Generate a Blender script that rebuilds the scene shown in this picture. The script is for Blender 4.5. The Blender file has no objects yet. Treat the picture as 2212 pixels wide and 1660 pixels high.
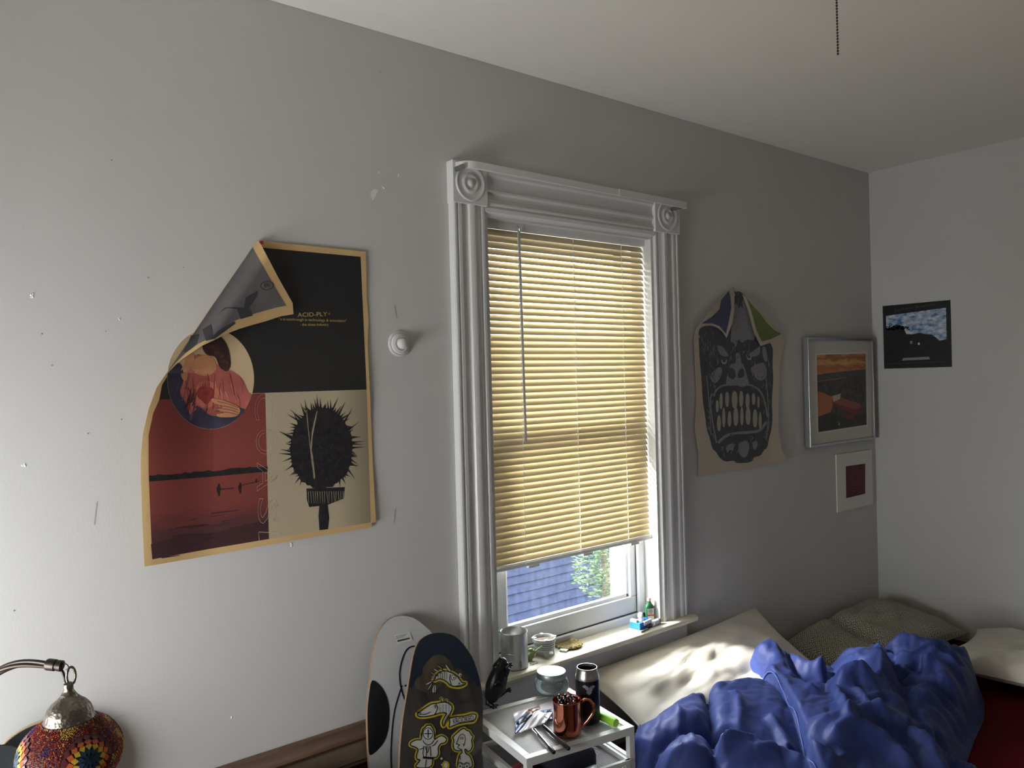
import bpy, math, random
import numpy as np
from mathutils import Vector, Matrix, noise
from mathutils.geometry import delaunay_2d_cdt
random.seed(7)
scene = bpy.context.scene
COL = scene.collection

# ------------------------------------------------------------------ camera
FPX, YAW, PIT, ROL = 1687.2, 0.67177, -0.0052, -0.02648      # solved from the window, ceiling and record sleeve
CAM = Vector((0, -1.963, 1.53))
_fw = Vector((math.sin(YAW)*math.cos(PIT), math.cos(YAW)*math.cos(PIT), math.sin(PIT)))
_r = Vector((math.cos(YAW), -math.sin(YAW), 0)); _u = _r.cross(_fw)
_RT = math.cos(ROL)*_r + math.sin(ROL)*_u
_UP = -math.sin(ROL)*_r + math.cos(ROL)*_u
cam = bpy.data.cameras.new('camera'); camo = bpy.data.objects.new('camera', cam); COL.objects.link(camo)
cam.sensor_width = 36; cam.lens = 36*FPX/2212; cam.clip_start = .02; cam.clip_end = 200
camo.matrix_world = Matrix(((_RT.x, _UP.x, -_fw.x, CAM.x), (_RT.y, _UP.y, -_fw.y, CAM.y),
                            (_RT.z, _UP.z, -_fw.z, CAM.z), (0, 0, 0, 1)))
scene.camera = camo
def P(px_, py_, **k):
    """photo pixel -> world point on the plane x=, y= or z= (or at depth d=)"""
    d = _fw + (px_-1106)/FPX*_RT + (830-py_)/FPX*_UP
    (ax, v), = k.items()
    if ax == 'd': return CAM + d*v
    i = 'xyz'.index(ax); return CAM + d*((v-CAM[i])/d[i])
def Ppl(px_, py_, o, n):
    d = _fw + (px_-1106)/FPX*_RT + (830-py_)/FPX*_UP
    return CAM + d*((o-CAM).dot(n)/d.dot(n))

# ------------------------------------------------------------------ light
SKY, SUN = 6.1, 4.2
w = bpy.data.worlds.new('world'); scene.world = w; w.use_nodes = True
bg = w.node_tree.nodes['Background']; bg.inputs['Color'].default_value = (.93, .97, 1, 1); bg.inputs['Strength'].default_value = SKY
sun = bpy.data.lights.new('sun', 'SUN'); sun.energy = SUN; sun.angle = math.radians(7); sun.color = (1, .95, .86)
suno = bpy.data.objects.new('sun', sun); COL.objects.link(suno)
suno.rotation_euler = Vector((1.55, -1, -1.3)).to_track_quat('-Z', 'Y').to_euler(); suno.location = (1, 4, 6)
XL, XR, YB, ZC = -.72, 3.908, -3.5, 2.535
def portal(name, loc, rot, sx, sy):
    l = bpy.data.lights.new(name, 'AREA'); l.shape = 'RECTANGLE'; l.size = sx; l.size_y = sy; l.cycles.is_portal = True
    o = bpy.data.objects.new(name, l); COL.objects.link(o); o.location = loc; o.rotation_euler = rot
portal('window_portal', (1.85, .2, 1.32), (math.radians(-90), 0, 0), .8, 1.5)
portal('side_window_portal', (XL-.16, -.62, .74), (0, math.radians(-90), 0), 1.08, 1.0)
vs = scene.view_settings
vs.view_transform = 'Standard'; vs.look = 'None'; vs.exposure = 1.84; vs.gamma = 1; vs.use_curve_mapping = False
scene.cycles.use_denoising = True; scene.cycles.use_adaptive_sampling = True; scene.cycles.adaptive_threshold = .025
scene.cycles.max_bounces = 8; scene.cycles.diffuse_bounces = 4; scene.cycles.glossy_bounces = 4
scene.cycles.transmission_bounces = 6; scene.cycles.transparent_max_bounces = 12
scene.cycles.caustics_reflective = False; scene.cycles.caustics_refractive = False
scene.cycles.sample_clamp_indirect = 8

# ------------------------------------------------------------------ materials
def lin(c):
    return tuple((x/255/12.92 if x/255 <= .04045 else ((x/255+.055)/1.055)**2.4) for x in c) + (1,)
def mat(name, c, rough=.6, metal=0, bump=0, bscale=50, vary=0, vscale=6, spec=.5, trans=0, ior=1.45, detail=3, stretch=(1, 1, 1), c2=None, sheen=0, coat=0, dist=.002):
    m = bpy.data.materials.new(name); m.use_nodes = True
    nt = m.node_tree; b = nt.nodes['Principled BSDF']
    col = lin(c); b.inputs['Base Color'].default_value = col
    b.inputs['Roughness'].default_value = rough; b.inputs['Metallic'].default_value = metal
    b.inputs['Specular IOR Level'].default_value = spec; b.inputs['IOR'].default_value = ior
    b.inputs['Transmission Weight'].default_value = trans; b.inputs['Sheen Weight'].default_value = sheen
    b.inputs['Coat Weight'].default_value = coat
    if bump or vary or c2:
        tc = nt.nodes.new('ShaderNodeTexCoord'); mp = nt.nodes.new('ShaderNodeMapping'); mp.inputs['Scale'].default_value = stretch
        nt.links.new(tc.outputs['Object'], mp.inputs['Vector'])
    if vary or c2:
        n = nt.nodes.new('ShaderNodeTexNoise'); n.inputs['Scale'].default_value = vscale; n.inputs['Detail'].default_value = 5
        nt.links.new(mp.outputs['Vector'], n.inputs['Vector'])
        r = nt.nodes.new('ShaderNodeValToRGB'); r.color_ramp.elements[0].position = .35; r.color_ramp.elements[1].position = .65
        a = lin(c2) if c2 else tuple(min(1, x*(1-vary)) for x in col[:3])+(1,)
        bcol = col if c2 else tuple(min(1, x*(1+vary)) for x in col[:3])+(1,)
        r.color_ramp.elements[0].color = a; r.color_ramp.elements[1].color = bcol
        nt.links.new(n.outputs['Fac'], r.inputs['Fac']); nt.links.new(r.outputs['Color'], b.inputs['Base Color'])
    if bump:
        n2 = nt.nodes.new('ShaderNodeTexNoise'); n2.inputs['Scale'].default_value = bscale; n2.inputs['Detail'].default_value = detail
        nt.links.new(mp.outputs['Vector'], n2.inputs['Vector'])
        bp = nt.nodes.new('ShaderNodeBump'); bp.inputs['Strength'].default_value = bump; bp.inputs['Distance'].default_value = dist
        nt.links.new(n2.outputs['Fac'], bp.inputs['Height']); nt.links.new(bp.outputs['Normal'], b.inputs['Normal'])
    return m
def gradmat(name, axis, stops, rough=.7, nscale=8, namt=.1, stretch=(1, 1, 1)):
    """flat print: colour ramp along a world axis (metres), broken up by noise"""
    m = bpy.data.materials.new(name); m.use_nodes = True; nt = m.node_tree; b = nt.nodes['Principled BSDF']; b.inputs['Roughness'].default_value = rough
    tc = nt.nodes.new('ShaderNodeNewGeometry'); sp = nt.nodes.new('ShaderNodeSeparateXYZ'); nt.links.new(tc.outputs['Position'], sp.inputs[0])
    mr = nt.nodes.new('ShaderNodeMapRange'); mr.inputs[1].default_value = stops[0][0]; mr.inputs[2].default_value = stops[-1][0]
    nt.links.new(sp.outputs['XYZ'.index(axis)], mr.inputs[0])
    mp = nt.nodes.new('ShaderNodeMapping'); mp.inputs['Scale'].default_value = stretch; nt.links.new(tc.outputs['Position'], mp.inputs[0])
    n = nt.nodes.new('ShaderNodeTexNoise'); n.inputs['Scale'].default_value = nscale; n.inputs['Detail'].default_value = 6; nt.links.new(mp.outputs[0], n.inputs['Vector'])
    ma = nt.nodes.new('ShaderNodeMath'); ma.operation = 'MULTIPLY_ADD'; ma.inputs[1].default_value = namt; nt.links.new(n.outputs['Fac'], ma.inputs[0])
    sb = nt.nodes.new('ShaderNodeMath'); sb.operation = 'SUBTRACT'; nt.links.new(mr.outputs[0], sb.inputs[0]); sb.inputs[1].default_value = namt/2
    nt.links.new(sb.outputs[0], ma.inputs[2])
    r = nt.nodes.new('ShaderNodeValToRGB'); nt.links.new(ma.outputs[0], r.inputs[0])
    a0, a1 = stops[0][0], stops[-1][0]; els = r.color_ramp.elements
    while len(els) < len(stops): els.new(.5)
    for e, (p, c) in zip(els, stops): e.position = (p-a0)/(a1-a0); e.color = lin(c)
    nt.links.new(r.outputs[0], b.inputs['Base Color'])
    return m

M = {}
M['wall'] = mat('wall_paint', (200, 198, 194), .75, bump=.16, bscale=120, detail=6, vary=.012, vscale=2.5, dist=.0012, stretch=(1.6, 1, .7))
M['ceil'] = mat('ceiling_paint', (230, 226, 217), .8, bump=.25, bscale=14, detail=6, dist=.004)
M['trim'] = mat('trim_gloss_paint', (212, 211, 208), .32, bump=.15, bscale=60, dist=.001)
M['sill'] = mat('sill_paint', (220, 216, 202), .4, bump=.2, bscale=70, c2=(205, 196, 172), vscale=9, dist=.001)
M['floor'] = mat('floor_wood', (112, 92, 74), .45, vary=.25, vscale=5, stretch=(1, 8, 1))
M['vinyl'] = mat('white_vinyl', (226, 228, 230), .35)
M['gasket'] = mat('dark_gasket', (70, 72, 74), .6)
M['tan'] = mat('kraft_paper', (206, 172, 120), .8, vary=.06, vscale=9)
M['black'] = mat('black_plastic', (22, 22, 24), .35)
M['steel'] = mat('brushed_steel', (170, 170, 172), .32, 1, bump=.05, bscale=200)
M['white'] = mat('white_print', (214, 213, 208), .7)

# ------------------------------------------------------------------ mesh helpers
ORG = {}
class MB:
    def __init__(s): s.v = []; s.f = []; s.m = []
    def add(s, vs, fs, mi=0):
        o = len(s.v); s.v += [Vector(a) for a in vs]; s.f += [[i+o for i in f] for f in fs]; s.m += [mi]*len(fs); return s
    def box(s, a, b, mi=0, T=None):
        x0, y0, z0 = a; x1, y1, z1 = b
        vs = [Vector(p) for p in ((x0, y0, z0), (x1, y0, z0), (x1, y1, z0), (x0, y1, z0), (x0, y0, z1), (x1, y0, z1), (x1, y1, z1), (x0, y1, z1))]
        if T: vs = [T @ p for p in vs]
        return s.add(vs, [(0, 3, 2, 1), (4, 5, 6, 7), (0, 1, 5, 4), (1, 2, 6, 5), (2, 3, 7, 6), (3, 0, 4, 7)], mi)
    def lathe(s, prof, n=32, T=None, mi=0, cap=True):
        vs = []; fs = []
        for r, z in prof:
            for k in range(n):
                a = 2*math.pi*k/n; p = Vector((r*math.cos(a), r*math.sin(a), z)); vs.append(T @ p if T else p)
        for i in range(len(prof)-1):
            for k in range(n):
                fs.append((i*n+k, i*n+(k+1) % n, (i+1)*n+(k+1) % n, (i+1)*n+k))
        if cap:
            fs.append(tuple(range(n-1, -1, -1))); L = (len(prof)-1)*n; fs.append(tuple(range(L, L+n)))
        return s.add(vs, fs, mi)
    def tube(s, path, rad, n=8, mi=0, cap=True, closed=False):
        path = [Vector(p) for p in path]; N = len(path); rr = rad if hasattr(rad, '__len__') else [rad]*N
        vs = []; fs = []; up = None
        for i, p in enumerate(path):
            t = (path[(i+1) % N]-path[i-1]) if closed else (path[min(i+1, N-1)]-path[max(i-1, 0)])
            t = t.normalized() if t.length > 1e-9 else Vector((0, 0, 1))
            if up is None: up = Vector((0, 0, 1)) if abs(t.z) < .9 else Vector((1, 0, 0))
            a = t.cross(up)
            if a.length < 1e-6: a = t.orthogonal()
            a.normalize(); b = a.cross(t); up = b
            for k in range(n):
                q = 2*math.pi*k/n; vs.append(p+(a*math.cos(q)+b*math.sin(q))*rr[i])
        for i in range(N if closed else N-1):
            j = (i+1) % N
            for k in range(n): fs.append((i*n+k, i*n+(k+1) % n, j*n+(k+1) % n, j*n+k))
        if cap and not closed:
            fs.append(tuple(range(n-1, -1, -1))); fs.append(tuple(range((N-1)*n, N*n)))
        return s.add(vs, fs, mi)
    def ext(s, prof, axis, a, b, mi=0):
        """prof: closed list of 2d points in the other two axes (cyclic order), extruded along axis from a to b"""
        n = len(prof); i = 'xyz'.index(axis); o = [k for k in range(3) if k != i]; vs = []
        for t in (a, b):
            for p in prof:
                q = [0, 0, 0]; q[i] = t; q[o[0]] = p[0]; q[o[1]] = p[1]; vs.append(q)
        fs = [(k, (k+1) % n, n+(k+1) % n, n+k) for k in range(n)]+[tuple(range(n-1, -1, -1)), tuple(range(n, 2*n))]
        return s.add(vs, fs, mi)
    def slab(s, pts, nrm, th, mi=0):
        """planar polygon (3d points) thickened backwards along nrm"""
        n = len(pts); nrm = Vector(nrm); vs = [Vector(p) for p in pts]+[Vector(p)-nrm*th for p in pts]
        return s.add(vs, [tuple(range(n)), tuple(range(2*n-1, n-1, -1))]+[(k, n+k, n+(k+1) % n, (k+1) % n) for k in range(n)], mi)
    def ball(s, c, r, n=12, mi=0, sc=(1, 1, 1), T=None):
        pr = [(max(1e-5, r*math.sin(math.pi*i/n)), -r*math.cos(math.pi*i/n)) for i in range(n+1)]
        TT = Matrix.Translation(Vector(c)) @ (T or Matrix()) @ Matrix.Diagonal((*sc, 1))
        return s.lathe(pr, n*2, TT, mi, cap=False)
    def grid(s, pts, mi=0, flip=False):
        H = len(pts); W = len(pts[0]); vs = [p for r in pts for p in r]
        fs = [((i*W+j, i*W+j+1, (i+1)*W+j+1, (i+1)*W+j) if not flip else (i*W+j, (i+1)*W+j, (i+1)*W+j+1, i*W+j+1)) for i in range(H-1) for j in range(W-1)]
        return s.add(vs, fs, mi)
    def build(s, name, mats, parent=None, smooth=False, bevel=0, kind=None, solid=0):
        org = ORG.get(parent.name, Vector()) if parent else Vector()
        me = bpy.data.meshes.new(name); me.from_pydata([v-org for v in s.v], [], s.f)
        mats = mats if isinstance(mats, (list, tuple)) else [mats]
        for m in mats: me.materials.append(M[m] if isinstance(m, str) else m)
        if len(mats) > 1: me.polygons.foreach_set('material_index', s.m)
        if smooth:
            me.polygons.foreach_set('use_smooth', [True]*len(me.polygons))
            if smooth != 'all': me.set_sharp_from_angle(angle=math.radians(smooth if smooth > 1 else 40))
        me.update()
        o = bpy.data.objects.new(name, me); COL.objects.link(o)
        if parent: o.parent = parent
        ORG[o.name] = org
        if bevel:
            b = o.modifiers.new('bevel', 'BEVEL'); b.width = bevel; b.segments = 2; b.limit_method = 'ANGLE'; b.angle_limit = math.radians(40)
        if solid:
            b = o.modifiers.new('solid', 'SOLIDIFY'); b.thickness = solid; b.offset = -1
        if kind: o['kind'] = kind
        return o
def thing(name, label, cat, loc, group=None):
    o = bpy.data.objects.new(name, None); COL.objects.link(o); o.location = loc; o.empty_display_size = .05
    ORG[o.name] = Vector(loc); return tag(o, label, cat, group)
def tag(o, label, cat, group=None):
    o['label'] = label; o['category'] = cat
    if group: o['group'] = group
    return o
def struct(o): o['kind'] = 'structure'; return o
def rot_to(d):
    return Vector(d).to_track_quat('Z', 'Y').to_matrix().to_4x4()
def frame(loc, z=(0, 0, 1)): return Matrix.Translation(Vector(loc)) @ rot_to(z)
def smooth01(t): t = max(0, min(1, t)); return t*t*(3-2*t)

_txt = {}
def text2d(s, outline=0):
    """flat lettering as 2d mesh, height about 1"""
    k = (s, outline)
    if k in _txt: return _txt[k]
    cu = bpy.data.curves.new('t', 'FONT'); cu.body = s; cu.size = 1; cu.resolution_u = 3
    if outline: cu.fill_mode = 'NONE'; cu.bevel_depth = outline; cu.bevel_resolution = 0
    o = bpy.data.objects.new('t', cu); COL.objects.link(o); bpy.context.view_layer.update()
    me = bpy.data.meshes.new_from_object(o.evaluated_get(bpy.context.evaluated_depsgraph_get()))
    vs = [(v.co.x, v.co.y) for v in me.vertices]; fs = [list(p.vertices) for p in me.polygons]
    bpy.data.objects.remove(o); bpy.data.curves.remove(cu); bpy.data.meshes.remove(me)
    x0 = min(v[0] for v in vs); x1 = max(v[0] for v in vs); _txt[k] = (vs, fs, x0, x1); return _txt[k]

class Print:
    """flat print laid on a surface: shapes given as photo pixels, mapped to the sheet by fn(px, py, lift)"""
    def __init__(s, fn, step=None, rnd=0): s.fn = fn; s.step = step; s.mb = MB(); s.mats = []; s.rnd = rnd
    def mi(s, m):
        if m not in s.mats: s.mats.append(m)
        return s.mats.index(m)
    def soft(s, pts, closed):
        pts = [Vector(p[:2]) for p in pts]
        for _ in range(s.rnd):
            n = len(pts); q = [] if closed else [pts[0]]
            for i in range(n if closed else n-1): a = pts[i]; b = pts[(i+1) % n]; q += [a.lerp(b, .22), a.lerp(b, .78)]
            pts = q if closed else q+[pts[-1]]
        return pts
    def poly(s, pts, m, lift=1, step=0):
        if s.rnd and len(pts) < 60: pts = s.soft(pts, True)
        st = step or s.step
        if st:
            xs = [p[0] for p in pts]; ys = [p[1] for p in pts]; co = []
            for i, p in enumerate(pts):
                q = pts[(i+1) % len(pts)]; n = max(1, int(math.hypot(q[0]-p[0], q[1]-p[1])/st))
                co += [Vector((p[0]+(q[0]-p[0])*k/n, p[1]+(q[1]-p[1])*k/n)) for k in range(n)]
            ne = len(co); ed = [(i, (i+1) % ne) for i in range(ne)]
            y = min(ys)+st*.5
            while y < max(ys):
                x = min(xs)+st*.5
                while x < max(xs): co.append(Vector((x, y))); x += st
                y += st
            v2, _, f2, *_ = delaunay_2d_cdt(co, ed, [list(range(ne))], 1, 1e-4)
            s.mb.add([s.fn(p.x, p.y, lift) for p in v2], [list(f) for f in f2], s.mi(m))
        else:
            s.mb.add([s.fn(p[0], p[1], lift) for p in pts], [list(range(len(pts)))], s.mi(m))
    def line(s, pts, wd, m, lift=2, taper=0):
        if s.rnd and len(pts) > 2: pts = s.soft(pts, False)
        n = len(pts); L = []; R = []
        for i in range(n):
            a = Vector(pts[max(i-1, 0)]); b = Vector(pts[min(i+1, n-1)]); t = (b-a).normalized(); q = Vector((-t.y, t.x))
            k = wd/2*(1-taper*i/(n-1)) if n > 1 else wd/2
            p = Vector(pts[i]); L.append(p+q*k); R.append(p-q*k)
        for i in range(n-1):
            s.mb.add([s.fn(p.x, p.y, lift) for p in (L[i], L[i+1], R[i+1], R[i])], [(0, 1, 2, 3)], s.mi(m))
    def ell(s, c, rx, ry, m, lift=2, n=28, a=0, step=0):
        ca, sa = math.cos(a), math.sin(a)
        s.poly([(c[0]+rx*math.cos(t)*ca-ry*math.sin(t)*sa, c[1]+rx*math.cos(t)*sa+ry*math.sin(t)*ca) for t in [2*math.pi*k/n for k in range(n)]], m, lift, step)
    def text(s, st, p0, p1, h, m, lift=2, outline=0, slant=0):
        """lettering from p0 to p1 (baseline, pixels), letter height h pixels, up is left of the baseline"""
        vs, fs, x0, x1 = text2d(st, outline); p0 = Vector(p0); p1 = Vector(p1); e = (p1-p0)/(x1-x0); u = Vector((e.y, -e.x)).normalized()*h/.7
        s.mb.add([s.fn(*(p0+e*(v[0]-x0)+u*v[1]), lift) for v in vs], fs, s.mi(m))
    def build(s, name, parent, smooth=False): return s.mb.build(name, s.mats, parent, smooth)
def wallmap(y=0, k=.00025):
    return lambda a, b, l=0: P(a, b, y=y-l*k)

# ================================================================== SETTING
WX0, WX1, WZ0, WZ1 = 1.44, 2.255, .575, 2.085          # window opening
b = MB()
for a, c in (((XL-.15, 0, -.1), (WX0, .15, ZC+.05)), ((WX1, 0, -.1), (XR+.1, .15, ZC+.05)), ((WX0, 0, -.1), (WX1, .15, WZ0)), ((WX0, 0, WZ1), (WX1, .15, ZC+.05))): b.box(a, c)
wall_back = struct(b.build('wall_back', 'wall'))
wall_right = struct(MB().box((XR, YB, -.1), (XR+.12, 0, ZC+.05)).build('wall_right', 'wall'))
SY0, SY1, SZ0, SZ1 = -1.12, -.12, .2, 1.28
b = MB()
for a, c in (((XL-.15, YB, -.1), (XL, SY0, ZC+.05)), ((XL-.15, SY1, -.1), (XL, 0, ZC+.05)), ((XL-.15, SY0, -.1), (XL, SY1, SZ0)), ((XL-.15, SY0, SZ1), (XL, SY1, ZC+.05))): b.box(a, c)
struct(b.build('wall_left', 'wall'))
struct(MB().box((XL-.15, YB-.12, -.1), (XR+.12, YB, ZC+.05)).build('wall_front', 'wall'))
ceiling = struct(MB().box((XL-.15, YB-.12, ZC), (XR+.12, .15, ZC+.12)).build('ceiling', 'ceil'))
floor = struct(MB().box((XL, YB, -.1), (XR, 0, -.03)).build('floor', 'floor'))
yy = YB; k = 0
while yy < -.02:
    y1 = min(yy+.14, 0)
    MB().box((XL, yy+.001, -.03), (XR, y1-.001, 0)).build('floorboard', 'floor', floor); yy = y1
# side window frame (left wall, gives the room its main daylight)
b = MB()
for a, c in (((SY0, SZ0), (SY0+.05, SZ1)), ((SY1-.05, SZ0), (SY1, SZ1)), ((SY0, SZ0), (SY1, SZ0+.05)), ((SY0, SZ1-.05), (SY1, SZ1)), ((SY0, (SZ0+SZ1)/2-.02), (SY1, (SZ0+SZ1)/2+.02))):
    b.box((XL-.1, a[0], a[1]), (XL-.05, c[0], c[1]))
struct(b.build('window_2', 'vinyl'))
# drywall tape ridge along the ceiling
b = MB(); pr = [(-.115, ZC), (-.105, ZC-.0015), (-.08, ZC-.002), (-.03, ZC-.0015), (-.001, ZC-.004), (-.001, ZC)]
b.ext(pr, 'x', XL, XR); b.build('tape_seam', 'ceil', ceiling)

# nail holes, dents and filler marks on the window wall
M['filler'] = mat('filler', (226, 226, 224), .6); M['hole'] = mat('nail_hole', (150, 147, 142), .9); M['scuff'] = mat('scuff', (176, 174, 168), .8)
for x, y in ((241, 346), (396, 578), (320, 600), (90, 722), (228, 716), (190, 937), (262, 907), (30, 1320), (112, 790), (822, 156), (1230, 208), (395, 1010)):
    p = P(x, y, y=-.0006); MB().lathe([(.0016, 0), (.001, .0006)], 8, frame(p, (0, -1, 0))).build('nail_hole', 'hole', wall_back)
for x, y in ((260, 688), (829, 405), (818, 372), (52, 1005), (628, 1178), (503, 1548), (862, 380), (69, 638)):
    p = P(x, y, y=0); b = MB()
    for k in range(5):
        q = p+Vector((random.uniform(-.004, .004), 0, random.uniform(-.004, .004))); b.ball(q, random.uniform(.001, .0028), 5, 0, (1, .5, 1))
    b.build('paint_blob', 'filler', wall_back, smooth=True)
pm = Print(wallmap(-.0006))
pm.poly([(800, 416), (808, 408), (818, 410), (812, 424), (806, 434), (801, 426)], 'filler')
o = pm.build('filler_patch', wall_back)
pm = Print(wallmap(-.0006))
for pts in (((250, 1552), (270, 1545)), ((209, 1085), (206, 1110), (203, 1135)), ((852, 660), (857, 690)), ((1255, 255), (1256, 262)), ((380, 1556), (379, 1559)), ((853, 1100), (851, 1130))):
    pm.line(pts, 1.6, 'scuff')
pm.build('scuff_mark', wall_back)

# ------------------------------------------------------------------ window 1: casing, rosettes, stool, apron, sash
win = struct(thing('window_1', '', '', (1.85, 0, .611))); del win['label'], win['category']
CX0, CX1, IX0, IX1, SZ, TZ = 1.333, 2.372, 1.457, 2.238, .611, 2.07
def casing(x0, x1):
    w_ = x1-x0; s = 1 if w_ > 0 else -1; w_ = abs(w_)
    pr = [(0, 0), (0, -.024), (.004, -.027), (.010, -.027), (.014, -.022), (.018, -.022), (.020, -.026), (.030, -.026), (.034, -.020), (.046, -.0175), (.056, -.020), (.060, -.027), (.068, -.030), (.078, -.029), (.084, -.024), (.088, -.022), (.100, -.022), (.106, -.018), (.110, -.023), (.118, -.023), (.122, -.016), (.124, 0)]
    return [(x0+s*p[0]*w_/.124, p[1]) for p in pr]
MB().ext(casing(CX0, IX0), 'z', SZ, TZ).build('side_casing', 'trim', win, smooth=30)
MB().ext(casing(CX1, IX1), 'z', SZ, TZ).build('side_casing', 'trim', win, smooth=30)
pr = [(0, 2.185), (-.024, 2.185), (-.029, 2.18), (-.029, 2.168), (-.022, 2.162), (-.019, 2.15), (-.021, 2.128), (-.026, 2.122), (-.026, 2.116), (-.018, 2.11), (-.016, 2.098), (-.022, 2.09), (-.022, 2.086), (-.027, 2.083), (-.027, 2.078), (-.022, 2.075), (-.022, 2.07), (-.026, 2.067), (-.024, 2.056), (-.014, 2.05), (-.010, 2.043), (0, 2.043)]
MB().ext(pr, 'x', IX0-.002, IX1+.002).build('head_casing', 'trim', win, smooth=30)
for x0, x1, c in ((1.329, 1.458, P(1015, 392, y=-.035)), (2.233, 2.373, P(1441, 470, y=-.035))):
    bl = MB().box((x0, -.034, 2.068), (x1, 0, 2.195)).build('corner_block', 'trim', win, bevel=.002)
    r = [(.054, -.002), (.054, .0015), (.050, .004), (.046, .0015), (.036, -.001), (.030, .001), (.027, .004), (.022, .0045), (.018, .001), (.013, .001), (.010, .006), (.006, .0085), (.001, .009)]
    MB().lathe([(q*1.02, z) for q, z in r], 48, frame(((x0+x1)/2, -.034, 2.131), (0, -1, 0)), cap=False).build('rosette', 'trim', bl, smooth='all')
# stool (inner sill), apron
MB().ext([(.075, SZ), (-.048, SZ), (-.056, SZ-.004), (-.059, SZ-.012), (-.056, SZ-.020), (-.045, SZ-.024), (.075, SZ-.024)], 'x', CX0-.012, CX1+.022).build('stool', 'sill', win, smooth=30)
MB().ext([(0, SZ-.024), (-.024, SZ-.024), (-.026, SZ-.03), (-.022, SZ-.04), (-.022, SZ-.155), (-.016, SZ-.165), (0, SZ-.165)], 'x', CX0+.005, CX1-.002).build('apron', 'trim', win, smooth=30)
# wooden jambs inside the opening
for a, c in (((IX0-.002, -.014, SZ), (IX0+.012, .075, 2.05)), ((IX1-.012, -.014, SZ), (IX1+.002, .075, 2.05)), ((IX0, -.012, 2.04), (IX1, .075, 2.055))):
    MB().box(a, c).build('jamb', 'trim', win)
# vinyl frame
VX0, VX1, VZ0, VZ1 = IX0+.012, IX1-.012, SZ, 2.045
MB().box((VX0, .055, VZ0), (VX0+.034, .14, VZ1)).build('frame_side', 'vinyl', win, bevel=.003)
MB().box((VX1-.034, .055, VZ0), (VX1, .14, VZ1)).build('frame_side', 'vinyl', win, bevel=.003)
MB().box((VX0, .055, VZ0-.005), (VX1, .14, VZ0+.026)).build('frame_bottom', 'vinyl', win, bevel=.003)
MB().box((VX0, .055, VZ1-.03), (VX1, .14, VZ1)).build('frame_top', 'vinyl', win, bevel=.003)
# lower sash
GX0, GX1, GZ0, GZ1 = 1.572, 2.160, .702, 1.34
sash = MB()
sash.box((VX0+.034, .07, VZ0+.03), (VX1-.034, .105, GZ0)); sash.box((VX0+.034, .07, GZ1), (VX1-.034, .105, GZ1+.045))
sash.box((VX0+.034, .07, GZ0), (GX0, .105, GZ1)); sash.box((GX1, .07, GZ0), (VX1-.034, .105, GZ1))
so = sash.build('lower_sash', 'vinyl', win, bevel=.003)
g = MB(); g.box((VX0+.03, .0665, VZ0+.026), (VX1-.03, .0715, VZ0+.030)); g.box((VX1-.036, .068, VZ0+.03), (VX1-.033, .0735, GZ1)); g.box((VX0+.033, .068, VZ0+.03), (VX0+.036, .0735, GZ1))
g.build('weather_strip', 'gasket', so)
b = MB(); t = .012
for a, c in (((GX0, .082, GZ0), (GX0+t, .1, GZ1)), ((GX1-t, .082, GZ0), (GX1, .1, GZ1)), ((GX0, .082, GZ0), (GX1, .1, GZ0+t)), ((GX0, .082, GZ1-t), (GX1, .1, GZ1))): b.box(a, c)
b.build('glazing_bead', 'vinyl', so, bevel=.002)
us = MB()
for a, c in (((VX0+.034, 1.36), (VX0+.075, VZ1-.03)), ((VX1-.075, 1.36), (VX1-.034, VZ1-.03)), ((VX0+.034, 1.345), (VX1-.034, 1.385)), ((VX0+.034, VZ1-.07), (VX1-.034, VZ1-.03))): us.box((a[0], .108, a[1]), (c[0], .135, c[1]))
uo = us.build('upper_sash', 'vinyl', win, bevel=.002)
# outer storm frame seen through the glass
b = MB()
for a, c in (((VX0, SZ), (VX0+.06, VZ1)), ((VX1-.056, SZ), (VX1-.040, VZ1)), ((VX1-.032, SZ), (VX1, VZ1)), ((VX0, SZ-.02), (VX1, SZ+.03))): b.box((a[0], .155, a[1]), (c[0], .185, c[1]))
b.build('storm_frame', 'vinyl', win)
m = bpy.data.materials.new('dusty_glass'); m.use_nodes = True; nt = m.node_tree; nt.nodes.clear()
out = nt.nodes.new('ShaderNodeOutputMaterial'); tr = nt.nodes.new('ShaderNodeBsdfTransparent'); tr.inputs[0].default_value = (.94, .97, .99, 1)
gl = nt.nodes.new('ShaderNodeBsdfGlossy'); gl.inputs['Roughness'].default_value = .02; df = nt.nodes.new('ShaderNodeBsdfTranslucent'); df.inputs[0].default_value = (.85, .9, .95, 1)
m1 = nt.nodes.new('ShaderNodeMixShader'); m1.inputs[0].default_value = .05; m2 = nt.nodes.new('ShaderNodeMixShader')
tc = nt.nodes.new('ShaderNodeTexCoord'); mp = nt.nodes.new('ShaderNodeMapping'); mp.inputs['Scale'].default_value = (26, 1, 5)
n = nt.nodes.new('ShaderNodeTexNoise'); n.inputs['Scale'].default_value = 2.2; n.inputs['Detail'].default_value = 6
r = nt.nodes.new('ShaderNodeMapRange'); r.inputs[1].default_value = .35; r.inputs[2].default_value = .75; r.inputs[3].default_value = .003; r.inputs[4].default_value = .014
L = nt.links.new
L(tc.outputs['Object'], mp.inputs[0]); L(mp.outputs[0], n.inputs['Vector']); L(n.outputs['Fac'], r.inputs[0]); L(r.outputs[0], m2.inputs[0])
L(tr.outputs[0], m1.inputs[1]); L(gl.outputs[0], m1.inputs[2]); L(m1.outputs[0], m2.inputs[1]); L(df.outputs[0], m2.inputs[2]); L(m2.outputs[0], out.inputs[0])
M['pane'] = m
MB().add([(GX0, .09, GZ0), (GX1, .09, GZ0), (GX1, .09, GZ1), (GX0, .09, GZ1)], [(0, 1, 2, 3)]).build('pane', 'pane', so)
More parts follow.
